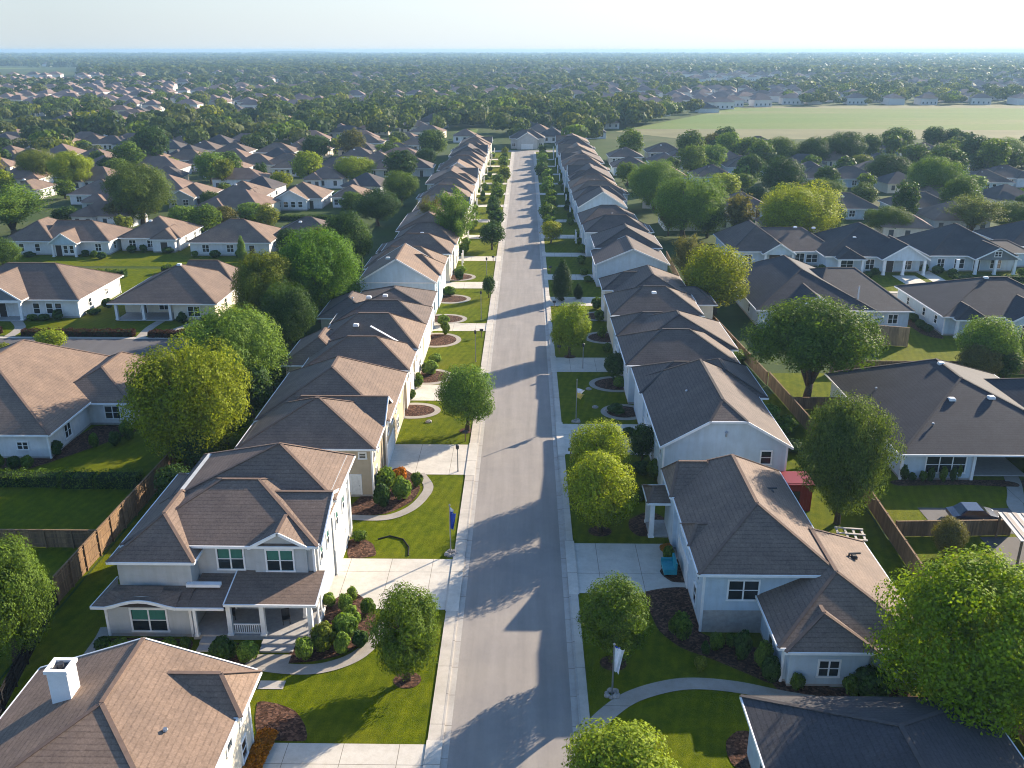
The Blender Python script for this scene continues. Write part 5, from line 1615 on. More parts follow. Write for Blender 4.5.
bed("mulch_bed", [(39.5, 84.9), (53, 85.0), (53.5, 83.2), (46, 83.9), (39.2, 83.6)], .06, "mulch"); bed("mulch_bed", [(-51, 87.5), (-45, 96), (-46, 98), (-50.3, 97.8), (-51.2, 91), (-59, 88.5), (-59, 86.3), (-53, 86)], .06, "mulch")
bed("mulch_bed", [(66, 135.5), (66, 151), (63.3, 151), (63.2, 137), (65, 134.2)], .06, "mulch")
ribbon("footpath", LINES["path_corner"], 1.15, .075, "path_concrete"); ribbon("footpath", LINES["path_tan"], 1.0, .075, "path_concrete"); ribbon("footpath", LINES["rpath"], 1.25, .078, "path_concrete")
ribbon("footpath", LINES["lpath"], .9, .075, "path_concrete"); ribbon("footpath", [(52.0, 90), (51.8, 86), (50.3, 82), (48.9, 79.2), (48.9, 77)], 1.5, .075, "path_concrete")
ribbon("footpath", [(-59.3, 142), (-59.6, 138), (-59.1, 133.2)], 1.5, .075, "path_concrete"); ribbon("footpath", [(-84.3, 143), (-80.6, 138), (-79.8, 133.2)], 1.6, .075, "path_concrete"); ribbon("footpath", [(-53.0, 142), (-54.8, 138), (-55.5, 136.5)], 1.3, .075, "path_concrete")
rect("footpath", -18.9, -16.4, 53.8, 55.2, .08, "path_concrete"); rect("footpath", 73.5, 78, 163.5, 176, .05, "driveway_concrete"); rect("footpath", 79.5, 82.5, 163.5, 180, .05, "driveway_concrete")
rect("driveway", 88.0, 96, 120, 133, .05, "driveway_concrete") if False else None
for (cx_, cy_, rx, ry) in ((-13.0, 103.4, 2.6, 1.9), (-12.6, 115.8, 2.9, 2.5), (-12.8, 132.4, 3.0, 3.0), (-12.5, 144.0, 2.9, 2.2), (-12.6, 156.8, 2.9, 2.4), (-12.4, 173.5, 2.7, 2.4), (13.0, 113.2, 2.9, 2.3), (13.0, 103.3, 2.1, 1.9), (13.2, 134.0, 2.6, 2.4), (13.4, 146.0, 2.6, 2.2)):
    s = ell(cx_, cy_, rx + .75, ry + .75); bed("bed_edging", s, .058, "path_concrete", 2)
    bed("mulch_bed", ell(cx_, cy_, rx, ry), .075, "mulch", 2)
for (x, y, r_) in ((-7.5, 52.5, 1.0), (7.8, 73.8, 1.1), (8.2, 82.5, 1.0), (7.3, 54.6, 1.0), (-6.0, 97.2, .9), (7.3, 124.6, .9)):
    bed("mulch_bed", ell(x, y, r_, r_ * .9, 12), .06, "mulch", 2)
rect("drain_plate", -17.9, -16.1, 51.4, 52.3, .05, "kerb_concrete")
sheet("field", [(50, 512), (170, 745), (395, 780), (800, 700), (900, 505), (300, 470), (80, 468)], .02, "field_grass")
sheet("field_edge", [(80, 468), (300, 470), (900, 505), (860, 580), (600, 545), (330, 520), (200, 530), (60, 530), (50, 512)], .03, "dry_field"); sheet("field_edge", [(170, 745), (165, 725), (330, 735), (560, 690), (760, 640), (800, 700), (395, 780)], .03, "dry_field")
sheet("field", [(-1400, 1950), (-1180, 2350), (-1420, 2400), (-2600, 2300), (-2600, 1850)], .03, "field_grass")
sheet("field", [(-37, 512), (-26, 528), (-26, 470), (-36, 458)], .03, "field_grass")
# ------------------------------------------------------------------ fences, posts, garden things
POST = {}
def fence(p, q, H, mat, label, board=.16, gap=.012, pickets=False, group=None):
    a = Vector((*p, 0)); b_ = Vector((*q, 0)); L = (b_ - a).length
    rz = math.atan2(b_.y - a.y, b_.x - a.x)
    root = empty("fence", a, rz, label, "fence", group)
    m = MB(); x = 0.0; rr = random.Random(int(L * 10))
    st = .14 if pickets else board
    while x < L - st * .5:
        hh = H + rr.uniform(-.035, .035)
        m.box(x, x + (st * .62 if pickets else st - gap), -.02, .015 + rr.uniform(0, .012), .06, hh)
        x += st
    add("boards", m.mesh("boards", [mat]), root)
    m = MB()
    for z in (.4, H * .55, H - .3): m.box(0, L, .03, .08, z, z + .09)
    add("rails", m.mesh("rails", [mat]), root)
    k = (round(H, 2), mat)
    if k not in POST:
        mm = MB(); mm.box(-.06, .06, -.05, .09, 0, H + .1); POST[k] = mm.mesh("post", [mat])
    n = max(2, int(L / 2.4) + 1)
    for i in range(n): add("post", POST[k], root, (L * i / (n - 1), 0.06, 0))
    if not pickets:
        m = MB(); m.box(0, L, -.06, .1, H + .02, H + .07); add("cap_rail", m.mesh("cap_rail", [mat]), root)
    return root
fence((-36.2, 96), (-36.9, 61.5), 2.5, "fence_wood", "sunlit wooden board fence running up to the golden-green tree, left")
fence((-36.9, 61.3), (-33.5, 44), 1.7, "fence_black", "dark picket fence beside the lower left house", pickets=True)
fence((-37.2, 70.2), (-62, 70.2), 1.8, "fence_wood", "shaded wooden cross fence below the dry lawn at the left edge")
fence((33.2, 113), (34.6, 84), 1.9, "fence_wood", "wooden fence behind the right row, under the spreading tree")
fence((34.6, 83.7), (32.6, 38), 1.9, "fence_wood", "wooden fence between the dark big tree and the bright green tree")
fence((34.8, 73.2), (45.5, 73.6), 1.6, "fence_wood", "short wooden fence behind the small olive tree, below the dark car")
fence((34.0, 104.5), (42.5, 104.5), 1.6, "fence_wood", "wooden cross fence behind the forked trunk of the spreading tree")
fence((43, 118.0), (86, 118.0), 1.8, "fence_wood", "long reddish wooden fence behind the charcoal hip roof, right")
fence((51.5, 132.0), (58.3, 130.0), 3.0, "fence_pale", "tall pale board fence beside the grey-roofed house, right", board=.3)
fence((30.6, 148), (33.0, 113.3), 1.8, "fence_wood", "wooden fence behind the merged brown hips, by the golden-green tree")
fence((30.8, 190), (29.8, 162), 1.8, "fence_wood", "reddish fence behind the broad white gable, below the domed trees")
fence((-31, 172), (-33, 184), 2.0, "fence_pale", "short bright wooden fence behind the left row's far roofs")

def flag_post(x, y, H, cloth, label, kind="flag", cat="flagpole"):
    root = empty({"flag": "flagpole", "lamp": "lamp_post", "stake": "sign_post"}[kind], (x, y, 0), 0, label, cat)
    m = MB(); m.tube([(0, 0, 0), (0, 0, H)], [.07, .05], 8); add("pole", m.mesh("pole", ["metal_grey"]), root)
    m = MB(); rr = random.Random(int(x * 9 + y))
    for k in range(7):
        t = k * .9; r_ = rr.uniform(.16, .3)
        m.tube([(math.cos(t) * .4, math.sin(t) * .36, -.05), (math.cos(t) * .4, math.sin(t) * .36, r_ * .6), (math.cos(t) * .4, math.sin(t) * .36, r_)], [r_, r_ * .9, r_ * .4], 7)
    add("stone_base", m.mesh("stone_base", ["stone"]), root)
    if kind == "flag":
        for n_, (mt, dz0, dz1, dx) in enumerate(cloth):
            m = MB()
            N = 6
            for i in range(N):
                for j in range(5):
                    def pt(i, j):
                        u = i / N; v = j / 5
                        z = H - .1 - (dz0 + (dz1 - dz0) * v) * H
                        xx = u * dx * (1 - .55 * v); return (xx + .05, .16 * math.sin(u * 7 + v * 3) * u + .03 * v, z - .25 * u)
                    m.poly([pt(i, j), pt(i + 1, j), pt(i + 1, j + 1), pt(i, j + 1)])
            add("flag_cloth", m.mesh("flag_cloth", [mt], smooth=True), root)
        m = MB(); m.tube([(0, 0, H), (0, 0, H + .12)], [.09, .02], 8); add("finial", m.mesh("finial", ["metal_grey"]), root)
    return root
flag_post(-5.75, 69.6, 4.9, [("flag_blue", .1, .44, .5), ("flag_white", .02, .1, .35)], "pole with a hanging blue and white flag on the lawn left of the road")
flag_post(6.9, 51.2, 4.2, [("flag_white", .03, .5, .7), ("flag_blue", .0, .03, .4)], "pole with a drooping white flag in front of the shaded oval tree")
flag_post(6.95, 100.2, 5.4, [("flag_white", .18, .28, 1.0), ("flag_yellow", .28, .4, .9)], "pole with a small white and yellow flag on the shaded right lawn")
def lamp(x, y, H, label):
    root = empty("lamp_post", (x, y, 0), 0, label, "lamp post", "thin lamp posts along the left kerb")
    m = MB(); m.tube([(0, 0, 0), (0, 0, .25), (0, 0, H)], [.12, .07, .05], 8); add("pole", m.mesh("pole", ["metal_grey"]), root)
    m = MB(); m.tube([(0, 0, H), (0, 0, H + .1), (0, 0, H + .45), (0, 0, H + .6)], [.08, .17, .2, .04], 8); add("lamp_head", m.mesh("lamp_head", ["metal_dark"]), root)
lamp(-6.3, 86.3, 2.6, "thin dark post standing at the edge of the tan house's driveway")
lamp(-6.3, 122.2, 4.2, "tall grey lamp post behind the round light green kerb tree")
lamp(-6.5, 143.6, 4.4, "grey lamp post with a double stake beside the clipped ball tree")
lamp(-6.9, 175.4, 3.0, "short lamp post by the driveway below the dark round kerb tree")
lamp(8.9, 119.5, 3.2, "thin post at the edge of the shaded driveway, right verge")
def mailbox(x, y, label):
    root = empty("mailbox", (x, y, 0), 0, label, "mailbox", "mailboxes along the road")
    m = MB(); m.box(-.06, .06, -.06, .06, 0, 1.05); add("post", m.mesh("post", ["wood_plain"]), root)
    m = MB(); m.tube([(-.28, 0, 1.2), (.28, 0, 1.2)], [.17, .17], 10); m.box(-.28, .28, -.17, .17, 1.04, 1.2); add("box", m.mesh("box", ["metal_dark"]), root)
for k, y in enumerate((94.2, 134.0, 163.6, 187)): mailbox(-6.0, y, "small dark mailbox on the left kerb, %s from the camera" % ORD[k])
for k, y in enumerate((89.6, 126.0, 151.0, 177.6)): mailbox(5.8, y, "small dark mailbox on the right kerb, %s from the camera" % ORD[k])
rr = random.Random(3)
for k, (x, y) in enumerate(((9.2, 111.2), (9.6, 104.8), (11.0, 103.9), (-10.8, 99.8))):
    m = MB(); m.tube([(0, 0, -.05), (0, 0, .12), (.03, 0, .25)], [.42, .4, .2], 7)
    o = add("boulder", m.mesh("boulder", ["stone"]), None, (x, y, 0.03), k, ["pale flat stone beside the thin right-hand post", "pale stone on the shaded right lawn, nearer the flagpole", "pale stone on the shaded right lawn, nearer the house", "pale stone on the lawn above the tan house's bed"][k], "stone", "stones on the lawns")
# garden hose
hose = [(-12.6 + 0, 72.0, .1), (-11.6, 72.6, .1), (-10.3, 72.0, .1), (-9.6, 70.6, .1), (-9.5, 69.2, .1), (-9.5, 61.3, .1)]
m = MB(); Q = [Vector(p) for p in hose]; m.tube(hose[:5], [.07] * 5, 6)
add("garden_hose", m.mesh("garden_hose", ["rubber"]), label="dark hose curving over the lawn at the driveway of the grey house", cat="hose")
# rust hedge strip
rng = np.random.default_rng(4)
# bench, pot, bin, shed, frame
root = empty("garden_bench", (13.1, 67.0, 0), R(90), "turquoise padded seat by the white wall on the right driveway", "bench")
m = MB(); m.box(-.9, .9, -.5, .5, .35, .62); add("seat", m.mesh("seat", ["turquoise"]), root)
m = MB(); m.box(-.9, .9, -.62, -.45, .35, 1.35); add("backrest", m.mesh("backrest", ["turquoise"]), root)
for q in (-1, 1):
    m = MB(); m.box(q * .9 - .1, q * .9 + .1, -.6, .5, .35, .85); add("armrest", m.mesh("armrest", ["turquoise"]), root)
    for e in (-.45, .4):
        m = MB(); m.box(q * .8 - .06, q * .8 + .06, e - .06, e + .06, 0, .35); add("leg", m.mesh("leg", ["metal_dark"]), root)
shrub(13.4, 70.0, 1.1, 1.2, "autumn", "small red-leaved bush by the white wall above the turquoise seat", "bushes by the houses")
root = empty("garden_shed", (26.8, 79.4, 0), 0, "red garden shed with flat lid roof behind the white right-hand house", "shed"); root.scale = (.85, .85, .9)
m = MB(); m.box(-2.0, 2.0, -1.6, 1.6, 0, 3.1)
for k in range(12): m.box(-1.95 + k * .34, -1.9 + k * .34, -1.63, 1.63, .1, 3.0)
add("wall", m.mesh("wall", ["red_paint"]), root)
m = MB(); m.box(-2.15, 2.15, -1.75, 1.75, 3.1, 3.25); m.box(-1.9, 1.9, -1.5, 1.5, 3.25, 3.3); add("roof", m.mesh("roof", ["red_paint"]), root)
m = MB(); m.box(-.6, .6, -1.68, -1.6, .1, 2.4); add("door", m.mesh("door", ["door_dark"]), root)
root = empty("pallet_table", (30.2, 71.8, 0), R(-8), "pale slatted frame table behind the brown roof, beside the wooden fence", "table")
m = MB()
for x in (-1.1, -.35, .35, 1.1): m.box(x - .1, x + .1, -1.0, 1.0, 1.0, 1.08)
for y in (-1.0, 0, 1.0): m.box(-1.25, 1.25, y - .1, y + .1, 1.08, 1.16)
add("table_top", m.mesh("table_top", ["carport_light"]), root)
for x in (-1, 1):
    for y in (-.85, .85):
        m = MB(); m.box(x - .07, x + .07, y - .07, y + .07, 0, 1.0); add("leg", m.mesh("leg", ["wood_plain"]), root)
# car beside the back lawn
root = empty("parked_car", (43.4, 76.6, 0), R(-3), "dark blue car parked between the back lawn and the wooden fence, right", "car")
m = MB()
prof = [(-2.1, .35), (-2.15, .75), (-1.5, .9), (-.9, 1.42), (.55, 1.45), (1.25, .98), (2.0, .82), (2.12, .5), (2.1, .35)]
for q in (-1, 1):
    pts = [(x, q * (.85 if z > 1.2 else .95 if z < .95 else .92), z) for x, z in prof]
    m.poly(pts if q < 0 else pts[::-1])
for (x0, z0), (x1, z1) in zip(prof, prof[1:]):
    w0 = .85 if z0 > 1.2 else .95 if z0 < .95 else .92; w1 = .85 if z1 > 1.2 else .95 if z1 < .95 else .92
    m.poly([(x0, -w0, z0), (x0, w0, z0), (x1, w1, z1), (x1, -w1, z1)])
m.poly([(-2.1, .95, .35), (2.1, .95, .35), (2.1, -.95, .35), (-2.1, -.95, .35)])
add("body", m.mesh("body", ["car_navy"]), root)
m = MB(); m.poly([(.62, -.78, 1.42), (1.2, -.85, 1.03), (1.2, .85, 1.03), (.62, .78, 1.42)]); m.v = [(x + .03, y, z + .03) for x, y, z in m.v]; add("windscreen", m.mesh("windscreen", ["window_glass"]), root)
m = MB(); m.poly([(-.97, -.78, 1.38), (-1.45, -.85, .95), (-1.45, .85, .95), (-.97, .78, 1.38)]); m.v = [(x - .03, y, z + .02) for x, y, z in m.v]; add("rear_window", m.mesh("rear_window", ["window_glass"]), root)
for q in (-1, 1):
    m = MB(); m.poly([(-1.2, q * .935, .98), (1.0, q * .935, 1.0), (.5, q * .885, 1.36), (-.85, q * .885, 1.36)]); add("side_window", m.mesh("side_window", ["window_glass"]), root)
    m = MB(); m.box(2.06, 2.14, q * .7 - .16, q * .7 + .16, .58, .74); add("headlight", m.mesh("headlight", ["trim_white"]), root)
    for x in (-1.3, 1.35):
        m = MB(); m.tube([(x, q * .78, .33), (x, q * .98, .33)], [.33, .33], 14); w_ = add("wheel", m.mesh("wheel", ["rubber"]), root)
        m = MB(); m.tube([(x, q * .97, .33), (x, q * 1.0, .33)], [.2, .2], 10); add("rim", m.mesh("rim", ["metal_grey"]), w_)
# carport with striped metal roof
root = empty("carport", (46.2, 70.6, 0), R(-6), "open carport with brown and white striped roof at the right edge", "carport")
m = MB()
for k in range(14):
    x = -2.6 + k * .4; m.box(x, x + .4, -2.6, 2.6, 2.45 + (.05 if k % 2 else 0), 2.53 + (.05 if k % 2 else 0), k % 2)
add("roof", m.mesh("roof", ["carport_light", "carport_dark"]), root)
for x in (-2.4, 2.8):
    for y in (-2.4, 2.4):
        m = MB(); m.box(x - .08, x + .08, y - .08, y + .08, 0, 2.45); add("post", m.mesh("post", ["wood_plain"]), root)
rect("driveway", 39.2, 50, 73.9, 78.9, .045, "asphalt_dark"); rect("driveway", 42.6, 52, 60, 73.3, .045, "asphalt_dark")
for nm, x, y, lab in (("a", -17.6, 57.7, "dark wooden chair on the grey house's porch, nearest the road"), ("b", -22.0, 58.2, "dark chair beside the front door on the grey house's porch")):
    y += .9; root = empty("porch_chair", (x, y, .45), R(20), lab, "chair")
    m = MB(); m.box(-.3, .3, -.3, .3, .4, .48); add("seat", m.mesh("seat", ["metal_dark"]), root)
    m = MB(); m.box(-.3, .3, .24, .32, .48, 1.1); add("backrest", m.mesh("backrest", ["metal_dark"]), root)
    for a in (-.25, .25):
        for b_ in (-.25, .25):
            m = MB(); m.box(a - .03, a + .03, b_ - .03, b_ + .03, 0, .4); add("leg", m.mesh("leg", ["metal_dark"]), root)
root = empty("greenhouse", (124, 268, 0), 0, "long low white glasshouse behind the feathery pale tree, right", "greenhouse")
m = MB(); m.box(-9, 9, -4, 4, 0, 2.4); add("wall", m.mesh("wall", ["trim_white"]), root)
m = MB(); m.poly([(-9.2, -4.2, 2.4), (9.2, -4.2, 2.4), (9.2, 0, 3.6), (-9.2, 0, 3.6)]); m.poly([(9.2, 4.2, 2.4), (-9.2, 4.2, 2.4), (-9.2, 0, 3.6), (9.2, 0, 3.6)]); m.poly([(-9.2, -4.2, 2.4), (-9.2, 0, 3.6), (-9.2, 4.2, 2.4)]); m.poly([(9.2, 4.2, 2.4), (9.2, 0, 3.6), (9.2, -4.2, 2.4)]); add("roof", m.mesh("roof", ["trim_white"]), root)
# low rust-leaved hedge by the lower left house
rn = np.random.default_rng(8); n = 2600
P_ = rn.uniform(-.5, .5, (n, 3)) * np.array([1.3, 3.6, .3]); P_[:, 2] = .35 + .35 * np.cos(P_[:, 0] * 2) + rn.normal(scale=.06, size=n)
o = add("hedge", quads_mesh("hedge", leaf_faces(P_, rn.normal(scale=.6, size=(n, 3)) + np.array([0, 0, 1.0]), .2, rn), ["leaf_autumn"]), None, (-15.95, 45.0, 0), R(-5), "low rust-coloured planting beside the lower left house's driveway", "hedge")

# ------------------------------------------------------------------ the country beyond
rng = np.random.default_rng(21)
FIELD = [(45, 500), (165, 745), (395, 785), (800, 700), (1000, 505), (300, 462), (75, 462)]
def inside(poly, x, y):
    c = False
    for (x0, y0), (x1, y1) in zip(poly, poly[1:] + poly[:1]):
        if (y0 > y) != (y1 > y) and x < (x1 - x0) * (y - y0) / (y1 - y0) + x0: c = not c
    return c
def blocked(x, y, r_):
    if abs(x + 1) < 33 + r_ * .6 and y < 436: return True
    if -160 < x < -40 and 119 < y < 136: return True
    if 50 < x < 150 and 148 < y < 180: return True
    if inside(FIELD, x, y) or (x > 36 and 398 < y < 512 and x < .75 * y): return True
    if x < -.47 * y and 1500 < y < 2450: return True
    if -40 < x < -22 and 455 < y < 530: return True
    for hx, hy, hr in HOUSE_SPOTS:
        if (x - hx) ** 2 + (y - hy) ** 2 < (hr + r_) ** 2: return True
    return False
# houses: subdivisions in clusters, thinning outwards
far_h = []
def clump(x, y): return math.sin(x * .011 + y * .007) + math.sin(x * .023 - y * .013 + 2)   # where the land is built up (high) or wooded (low)
def try_house(x, y):
    if not blocked(x, y, 6) and all((x - a) ** 2 + (y - b_) ** 2 > 17 ** 2 for a, b_ in far_h[-400:]): far_h.append((x, y))
for (y0, y1, xa, xb, n) in ((205, 330, -230, -45, 60), (270, 440, -330, -45, 260), (200, 400, 40, 290, 160), (430, 640, -420, 60, 170), (640, 800, -560, 330, 700), (800, 1000, -700, 700, 1100), (785, 880, 120, 600, 260), (1000, 1350, -900, 900, 1500), (1350, 2300, -1500, 1500, 1700), (2300, 4500, -2900, 2900, 700)):
    for _ in range(n):
        y = rng.uniform(y0, y1); x = rng.uniform(xa, xb)
        if y > 430 and clump(x, y) < rng.uniform(-1.1, .5): continue
        if abs(x) < .72 * y + 25:
            if y > 640:
                y = round(y / 34) * 34 + rng.normal(scale=3)   # streets of houses
            try_house(x, y)
far_h.sort(key=lambda p: p[1] + abs(p[0]) * .2)
HS2 = [(x, y) for x, y in far_h]

def far_house_geo(B, x, y, w, d, ze, zr, rz):
    M = Matrix.Translation((x, y, 0)) @ Matrix.Rotation(rz, 4, "Z")
    B.box(-w/2, w/2, -d/2, d/2, 0, ze, 0, M)
    o = .5; i = min(w, d) / 2
    A = [Vector((sx * (w/2 + o), sy * (d/2 + o), ze)) for sx, sy in ((-1, -1), (1, -1), (1, 1), (-1, 1))]
    if w >= d: P_, Q_ = Vector((-w/2 + i, 0, zr)), Vector((w/2 - i, 0, zr)); F = [(A[0], A[1], Q_, P_), (A[2], A[3], P_, Q_), (A[1], A[2], Q_), (A[3], A[0], P_)]
    else: P_, Q_ = Vector((0, -d/2 + i, zr)), Vector((0, d/2 - i, zr)); F = [(A[1], A[2], Q_, P_), (A[3], A[0], P_, Q_), (A[0], A[1], P_), (A[2], A[3], Q_)]
    for f in F: B.poly([tuple(M @ v) for v in f], 1)
    B.poly([tuple(M @ v) for v in A[::-1]], 1)
    for k in range(max(2, int(w / 3.2))):
        xx = -w/2 + w * (k + .5) / max(2, int(w / 3.2))
        B.box(xx - .55, xx + .55, -d/2 - .05, -d/2 + .05, .9, 2.4, 2, M)
    B.box(w/2 - .05, w/2 + .05, -d * .2 - .5, -d * .2 + .5, .9, 2.4, 2, M)
protos = []
for k in range(6):
    B = MB(); w = 11 + 1.3 * k; d = 10 + (k % 3) * 1.5
    far_house_geo(B, 0, 0, w, d, 3.0 + .5 * (k == 4), 6.0 + .4 * (k % 3), 0)
    if k % 2: far_house_geo(B, -w * .22, -d * .35, w * .4, d * .6, 2.96, 4.9, 0)
    protos.append((w, d, B.mesh("far_house", ["far_wall", "far_roof", "far_window"])))
IND = far_h[:190]
def belts(items, gap):
    out = []
    for q in sorted(items, key=lambda p: p[1]):
        if out and q[1] - out[-1][0][1] < gap: out[-1].append(q)
        else: out.append([q])
    return out
for side, nm in ((-1, "left"), (1, "right")):
    for bi, band in enumerate(belts([p for p in IND if p[0] * side > 0], 38)):
        band.sort(key=lambda p: p[0] / p[1])
        for k, (x, y) in enumerate(band):
            w, d, me = protos[rng.integers(0, 6)]
            wallk, roofk = rng.choice(["W", "C", "G"], p=[.55, .3, .15]), rng.choice(["B", "D"], p=[.7, .3] if x < 0 else [.35, .65])
            o = add("house", me, None, (x, y, 0), rng.choice([0, 0, 0, R(90), R(8), R(-10)]),
                    "distant %s house, %s roof, %s from left in %s distant row %s of street" % ({"W": "white", "C": "cream", "G": "grey"}[wallk], {"B": "brown", "D": "dark"}[roofk], ORD[k], ORD[bi], nm), "house", "distant houses")
            o.material_slots[0].link = "OBJECT"; o.material_slots[0].material = MATS[WALLM[wallk]]
            o.material_slots[1].link = "OBJECT"; o.material_slots[1].material = MATS[ROOFM[roofk][0] + "_far"]
B = MB()
for x, y in far_h[190:]:
    w, d, _ = protos[rng.integers(0, 6)]
    s = 1.0 if y < 1400 else 1.25
    far_house_geo(B, x, y, w * s, d * s, 5.2 * s, 8.6 * s, rng.choice([0, 0, R(90), R(12), R(-15)]))
for _ in range(70):   # sheds and stores further out
    y = rng.uniform(1600, 5200); x = rng.uniform(-.6, .6) * y
    if not blocked(x, y, 30): far_house_geo(B, x, y, rng.uniform(25, 60), rng.uniform(14, 22), 7, 8.5, rng.uniform(-.3, .3))
add("distant_houses", B.mesh("distant_houses", ["far_wall", "far_roof", "far_window"]), kind="stuff", label="hazy spread of tiny houses towards the horizon", cat="houses")

# trees of the middle distance and the woods
far_t = []
def grow(y0, y1, n, wmin, wmax, xmax=None):
    for _ in range(n):
        y = rng.uniform(y0, y1); x = rng.uniform(-1, 1) * (.72 * y + 40)
        w = rng.uniform(wmin, wmax)
        if y > 430 and clump(x, y) > rng.uniform(-.5, 1.5): continue
        if blocked(x, y, w * .25): continue
        if y > 190 and any((x - a) ** 2 + (y - b_) ** 2 < (6 + w * .3) ** 2 for a, b_ in HS2 if abs(b_ - y) < 16 and abs(a - x) < 16): continue
        if y < 330 and any((x - a) ** 2 + (y - b_) ** 2 < (c + w * .3) ** 2 for a, b_, c in TREE_SPOTS): continue
        far_t.append((x, y, w))
grow(185, 300, 130, 4, 8); grow(300, 430, 380, 5, 12); grow(430, 520, 760, 8, 15); grow(520, 640, 1200, 8, 15); grow(640, 1000, 3000, 6, 12)
far_t.sort(key=lambda p: p[1] + abs(p[0]) * .25)
NI = 300 - NT[0]
ind = far_t[:NI]
SHAPES = ["broad", "round", "round", "broad", "oval"]
CN = {"deep": "dark green", "mid": "green", "fresh": "light green", "lime3": "yellowish green", "oak": "dull green", "olive": "olive", "lime": "lime green"}
for side, nm in ((-1, "left"), (1, "right")):
    for bi, band in enumerate(belts([p for p in ind if p[0] * side > 0], 9)):
        band.sort(key=lambda p: p[0] / p[1])
        for k, (x, y, w) in enumerate(band):
            co = str(rng.choice(["deep", "mid", "fresh", "lime3", "oak", "olive", "lime"], p=[.3, .27, .12, .08, .13, .06, .04]))
            tree(x, y, w * rng.uniform(.75, 1.15), w, SHAPES[rng.integers(0, 5)], co,
                 "%s tree, %s from left in %s tree belt %s of street" % (CN[co], ORD[k], ORD[bi], nm), 2 if w / y * 960 < 22 else 1, "trees among the distant houses")
def woods(name, pts, per, size, mats, label):
    m_i = []
    Vs = []
    for x, y, w in pts:
        H = w * rng.uniform(.7, 1.1)
        n = per
        d = unit(rng, n); d[:, 2] = d[:, 2] * .8 + .15
        lob = unit(rng, 4); k = .9 + .24 * (np.maximum(0, d @ lob.T) ** 2).sum(1)
        P_ = d * np.stack([k * w * .5, k * w * .5, k * H * .42], 1) * rng.uniform(.8, 1.0, (n, 1)) + np.array([x, y, H * .55])
        P_[:, 2] = np.maximum(P_[:, 2], .3)
        Vs.append(leaf_faces(P_, d + rng.normal(scale=.35, size=(n, 3)), size * w, rng, 1.05))
        m_i.append(np.full(n, rng.choice(len(mats), p=[.34, .32, .22, .09, .03][:len(mats)] if len(mats) == 5 else None), dtype=np.int32))
    me = quads_mesh(name, np.concatenate(Vs), ["leaf_" + q for q in mats])
    me.polygons.foreach_set("material_index", np.concatenate(m_i))
    return add(name, me, kind="stuff", label=label, cat="woodland")
woods("woodland", far_t[NI:], 300, .14, ["wood_a", "wood_b", "wood_c", "mid", "lime3"], "hazy tree cover between the distant houses")
pts = []
for (y0, y1, n, wa, wb) in ((1000, 1500, 4600, 8, 15), (1500, 2600, 8500, 12, 24), (2600, 4500, 6500, 18, 40), (4500, 8800, 5000, 30, 80)):
    for _ in range(n):
        y = rng.uniform(y0, y1); x = rng.uniform(-1, 1) * (.7 * y + 30)
        if y < 3500 and clump(x * .6, y * .6) > rng.uniform(-.7, 1.7): continue
        if x < -.47 * y and 1380 < y < 2450: continue
        if inside(FIELD, x, y): continue
        pts.append((x, y, rng.uniform(wa, wb)))
def woods_flat(name, pts, per, mats, label):
    Vs = []; m_i = []
    for x, y, w in pts:
        n = per; H = min(14, w * .7)
        d = unit(rng, n); d[:, 2] = np.abs(d[:, 2])
        P_ = d * np.array([w * .5, w * .5, H]) * rng.uniform(.8, 1.02, (n, 1)) + np.array([x, y, 0.5])
        Vs.append(leaf_faces(P_, d + rng.normal(scale=.25, size=(n, 3)), w * .45, rng, .8))
        m_i.append(np.full(n, rng.integers(0, len(mats)), dtype=np.int32))
    V = np.concatenate(Vs); V[:, :, 2] = np.maximum(V[:, :, 2], .05)
    me = quads_mesh(name, V, ["leaf_" + q for q in mats]); me.polygons.foreach_set("material_index", np.concatenate(m_i))
    return add(name, me, kind="stuff", label=label, cat="woodland")
woods_flat("far_woodland", pts, 34, ["wood_a", "wood_b", "wood_c"], "blue hazy woods stretching to the horizon")

# ------------------------------------------------------------------ air, light, camera
TOP = 46.5
m = MB(); m.box(-12500, 12500, -12500, 12500, -1.0, TOP)
me = bpy.data.meshes.new("haze"); me.from_pydata(m.v, [], m.f)
hm = bpy.data.materials.new("haze"); hm.use_nodes = True; nt = hm.node_tree
nt.nodes.remove(nt.nodes["Principled BSDF"])
pv = nt.nodes.new("ShaderNodeVolumePrincipled")
pv.inputs["Color"].default_value = HAZECOL
pv.inputs["Density"].default_value = HAZE
pv.inputs["Anisotropy"].default_value = 0.2
nt.links.new(pv.outputs[0], nt.nodes["Material Output"].inputs["Volume"])
me.materials.append(hm)
add("haze", me, kind="stuff", label="pale haze lying over the whole landscape", cat="haze")

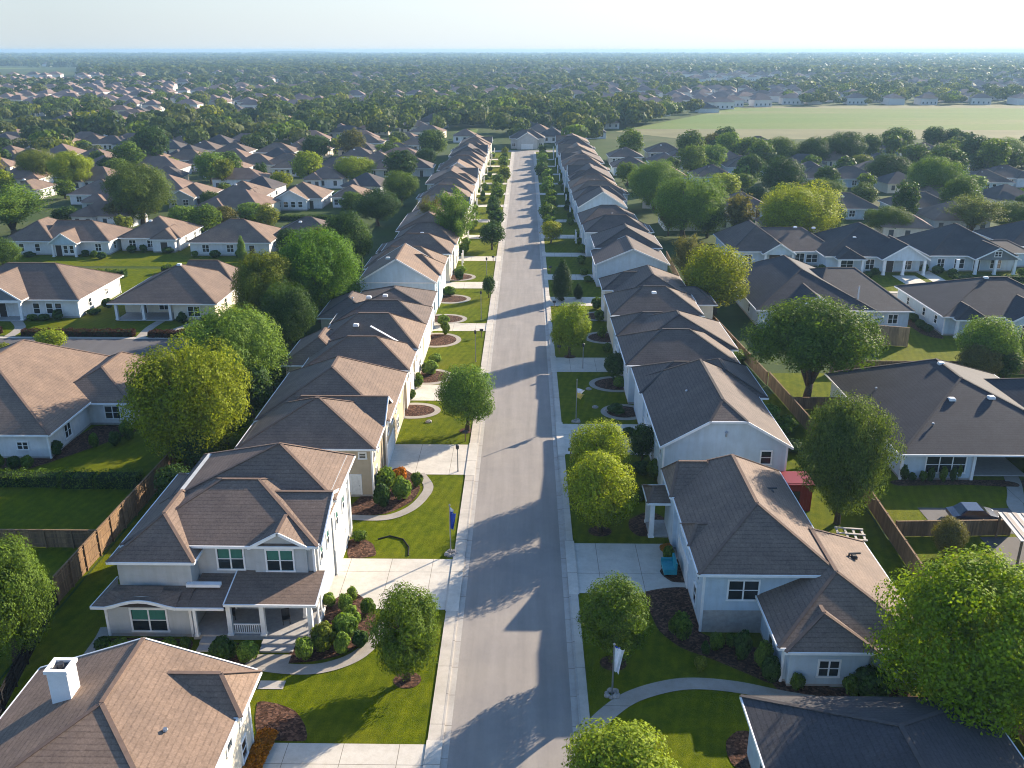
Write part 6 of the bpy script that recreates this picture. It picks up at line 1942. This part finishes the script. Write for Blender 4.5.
w = bpy.data.worlds.new("World"); scene.world = w; w.use_nodes = True; nt = w.node_tree
bg = nt.nodes["Background"]
sky = nt.nodes.new("ShaderNodeTexSky"); sky.sky_type = "NISHITA"; sky.sun_disc = False
sky.sun_elevation = R(SUN_EL); sky.sun_rotation = R(SUN_AZ); sky.air_density = 1.0; sky.dust_density = 0.6; sky.ozone_density = 1.0
tcw = nt.nodes.new("ShaderNodeTexCoord"); spw = nt.nodes.new("ShaderNodeSeparateXYZ"); nt.links.new(tcw.outputs["Generated"], spw.inputs[0])
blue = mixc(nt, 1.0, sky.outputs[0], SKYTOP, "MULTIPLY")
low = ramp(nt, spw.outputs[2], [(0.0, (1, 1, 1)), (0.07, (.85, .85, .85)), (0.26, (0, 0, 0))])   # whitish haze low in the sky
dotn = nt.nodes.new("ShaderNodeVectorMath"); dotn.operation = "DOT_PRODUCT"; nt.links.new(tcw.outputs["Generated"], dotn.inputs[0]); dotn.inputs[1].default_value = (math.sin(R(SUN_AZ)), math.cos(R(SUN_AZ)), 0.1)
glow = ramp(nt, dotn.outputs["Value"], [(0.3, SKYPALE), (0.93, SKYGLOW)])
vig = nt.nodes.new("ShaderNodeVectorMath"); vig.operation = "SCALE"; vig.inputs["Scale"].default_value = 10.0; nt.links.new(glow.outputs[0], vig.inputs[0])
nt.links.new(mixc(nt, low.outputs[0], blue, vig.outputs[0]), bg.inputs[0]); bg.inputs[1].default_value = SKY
sl = bpy.data.lights.new("sun", "SUN"); sl.energy = SUN; sl.angle = R(0.5); sl.color = SUNCOL
so = bpy.data.objects.new("sun", sl); col.objects.link(so)
az = R(SUN_AZ); el = R(SUN_EL)
sd = Vector((math.sin(az) * math.cos(el), math.cos(az) * math.cos(el), math.sin(el)))
so.rotation_euler = sd.to_track_quat("Z", "Y").to_euler()

cam = bpy.data.cameras.new("camera"); co_ = bpy.data.objects.new("camera", cam); col.objects.link(co_)
cam.sensor_width = 36.0; cam.lens = 36.0 * 900 / 1024; cam.clip_start = 0.5; cam.clip_end = 40000
pitch = R(20.36); yaw = R(0.8355)
F = Vector((-math.sin(yaw) * math.cos(pitch), math.cos(yaw) * math.cos(pitch), -math.sin(pitch)))
Rt = Vector((math.cos(yaw), math.sin(yaw), 0)); U = Rt.cross(F)
co_.matrix_world = Matrix(((Rt.x, U.x, -F.x, 0.7), (Rt.y, U.y, -F.y, 0), (Rt.z, U.z, -F.z, 42.0), (0, 0, 0, 1)))
scene.camera = co_
vs = scene.view_settings
scene.display_settings.display_device = "sRGB"
vs.view_transform = "Standard"; vs.look = "None"; vs.exposure = EXPO; vs.gamma = 1.0; vs.use_curve_mapping = False
scene.render.engine = "CYCLES"
scene.cycles.use_denoising = True
scene.cycles.pixel_filter_type = "BLACKMAN_HARRIS"; scene.cycles.filter_width = 1.05
scene.cycles.max_bounces = 5; scene.cycles.diffuse_bounces = 2; scene.cycles.glossy_bounces = 2; scene.cycles.transmission_bounces = 2; scene.cycles.transparent_max_bounces = 4; scene.cycles.volume_bounces = 0
scene.cycles.use_adaptive_sampling = True; scene.cycles.adaptive_threshold = 0.02
scene.cycles.sample_clamp_indirect = 6.0
scene.render.use_persistent_data = False
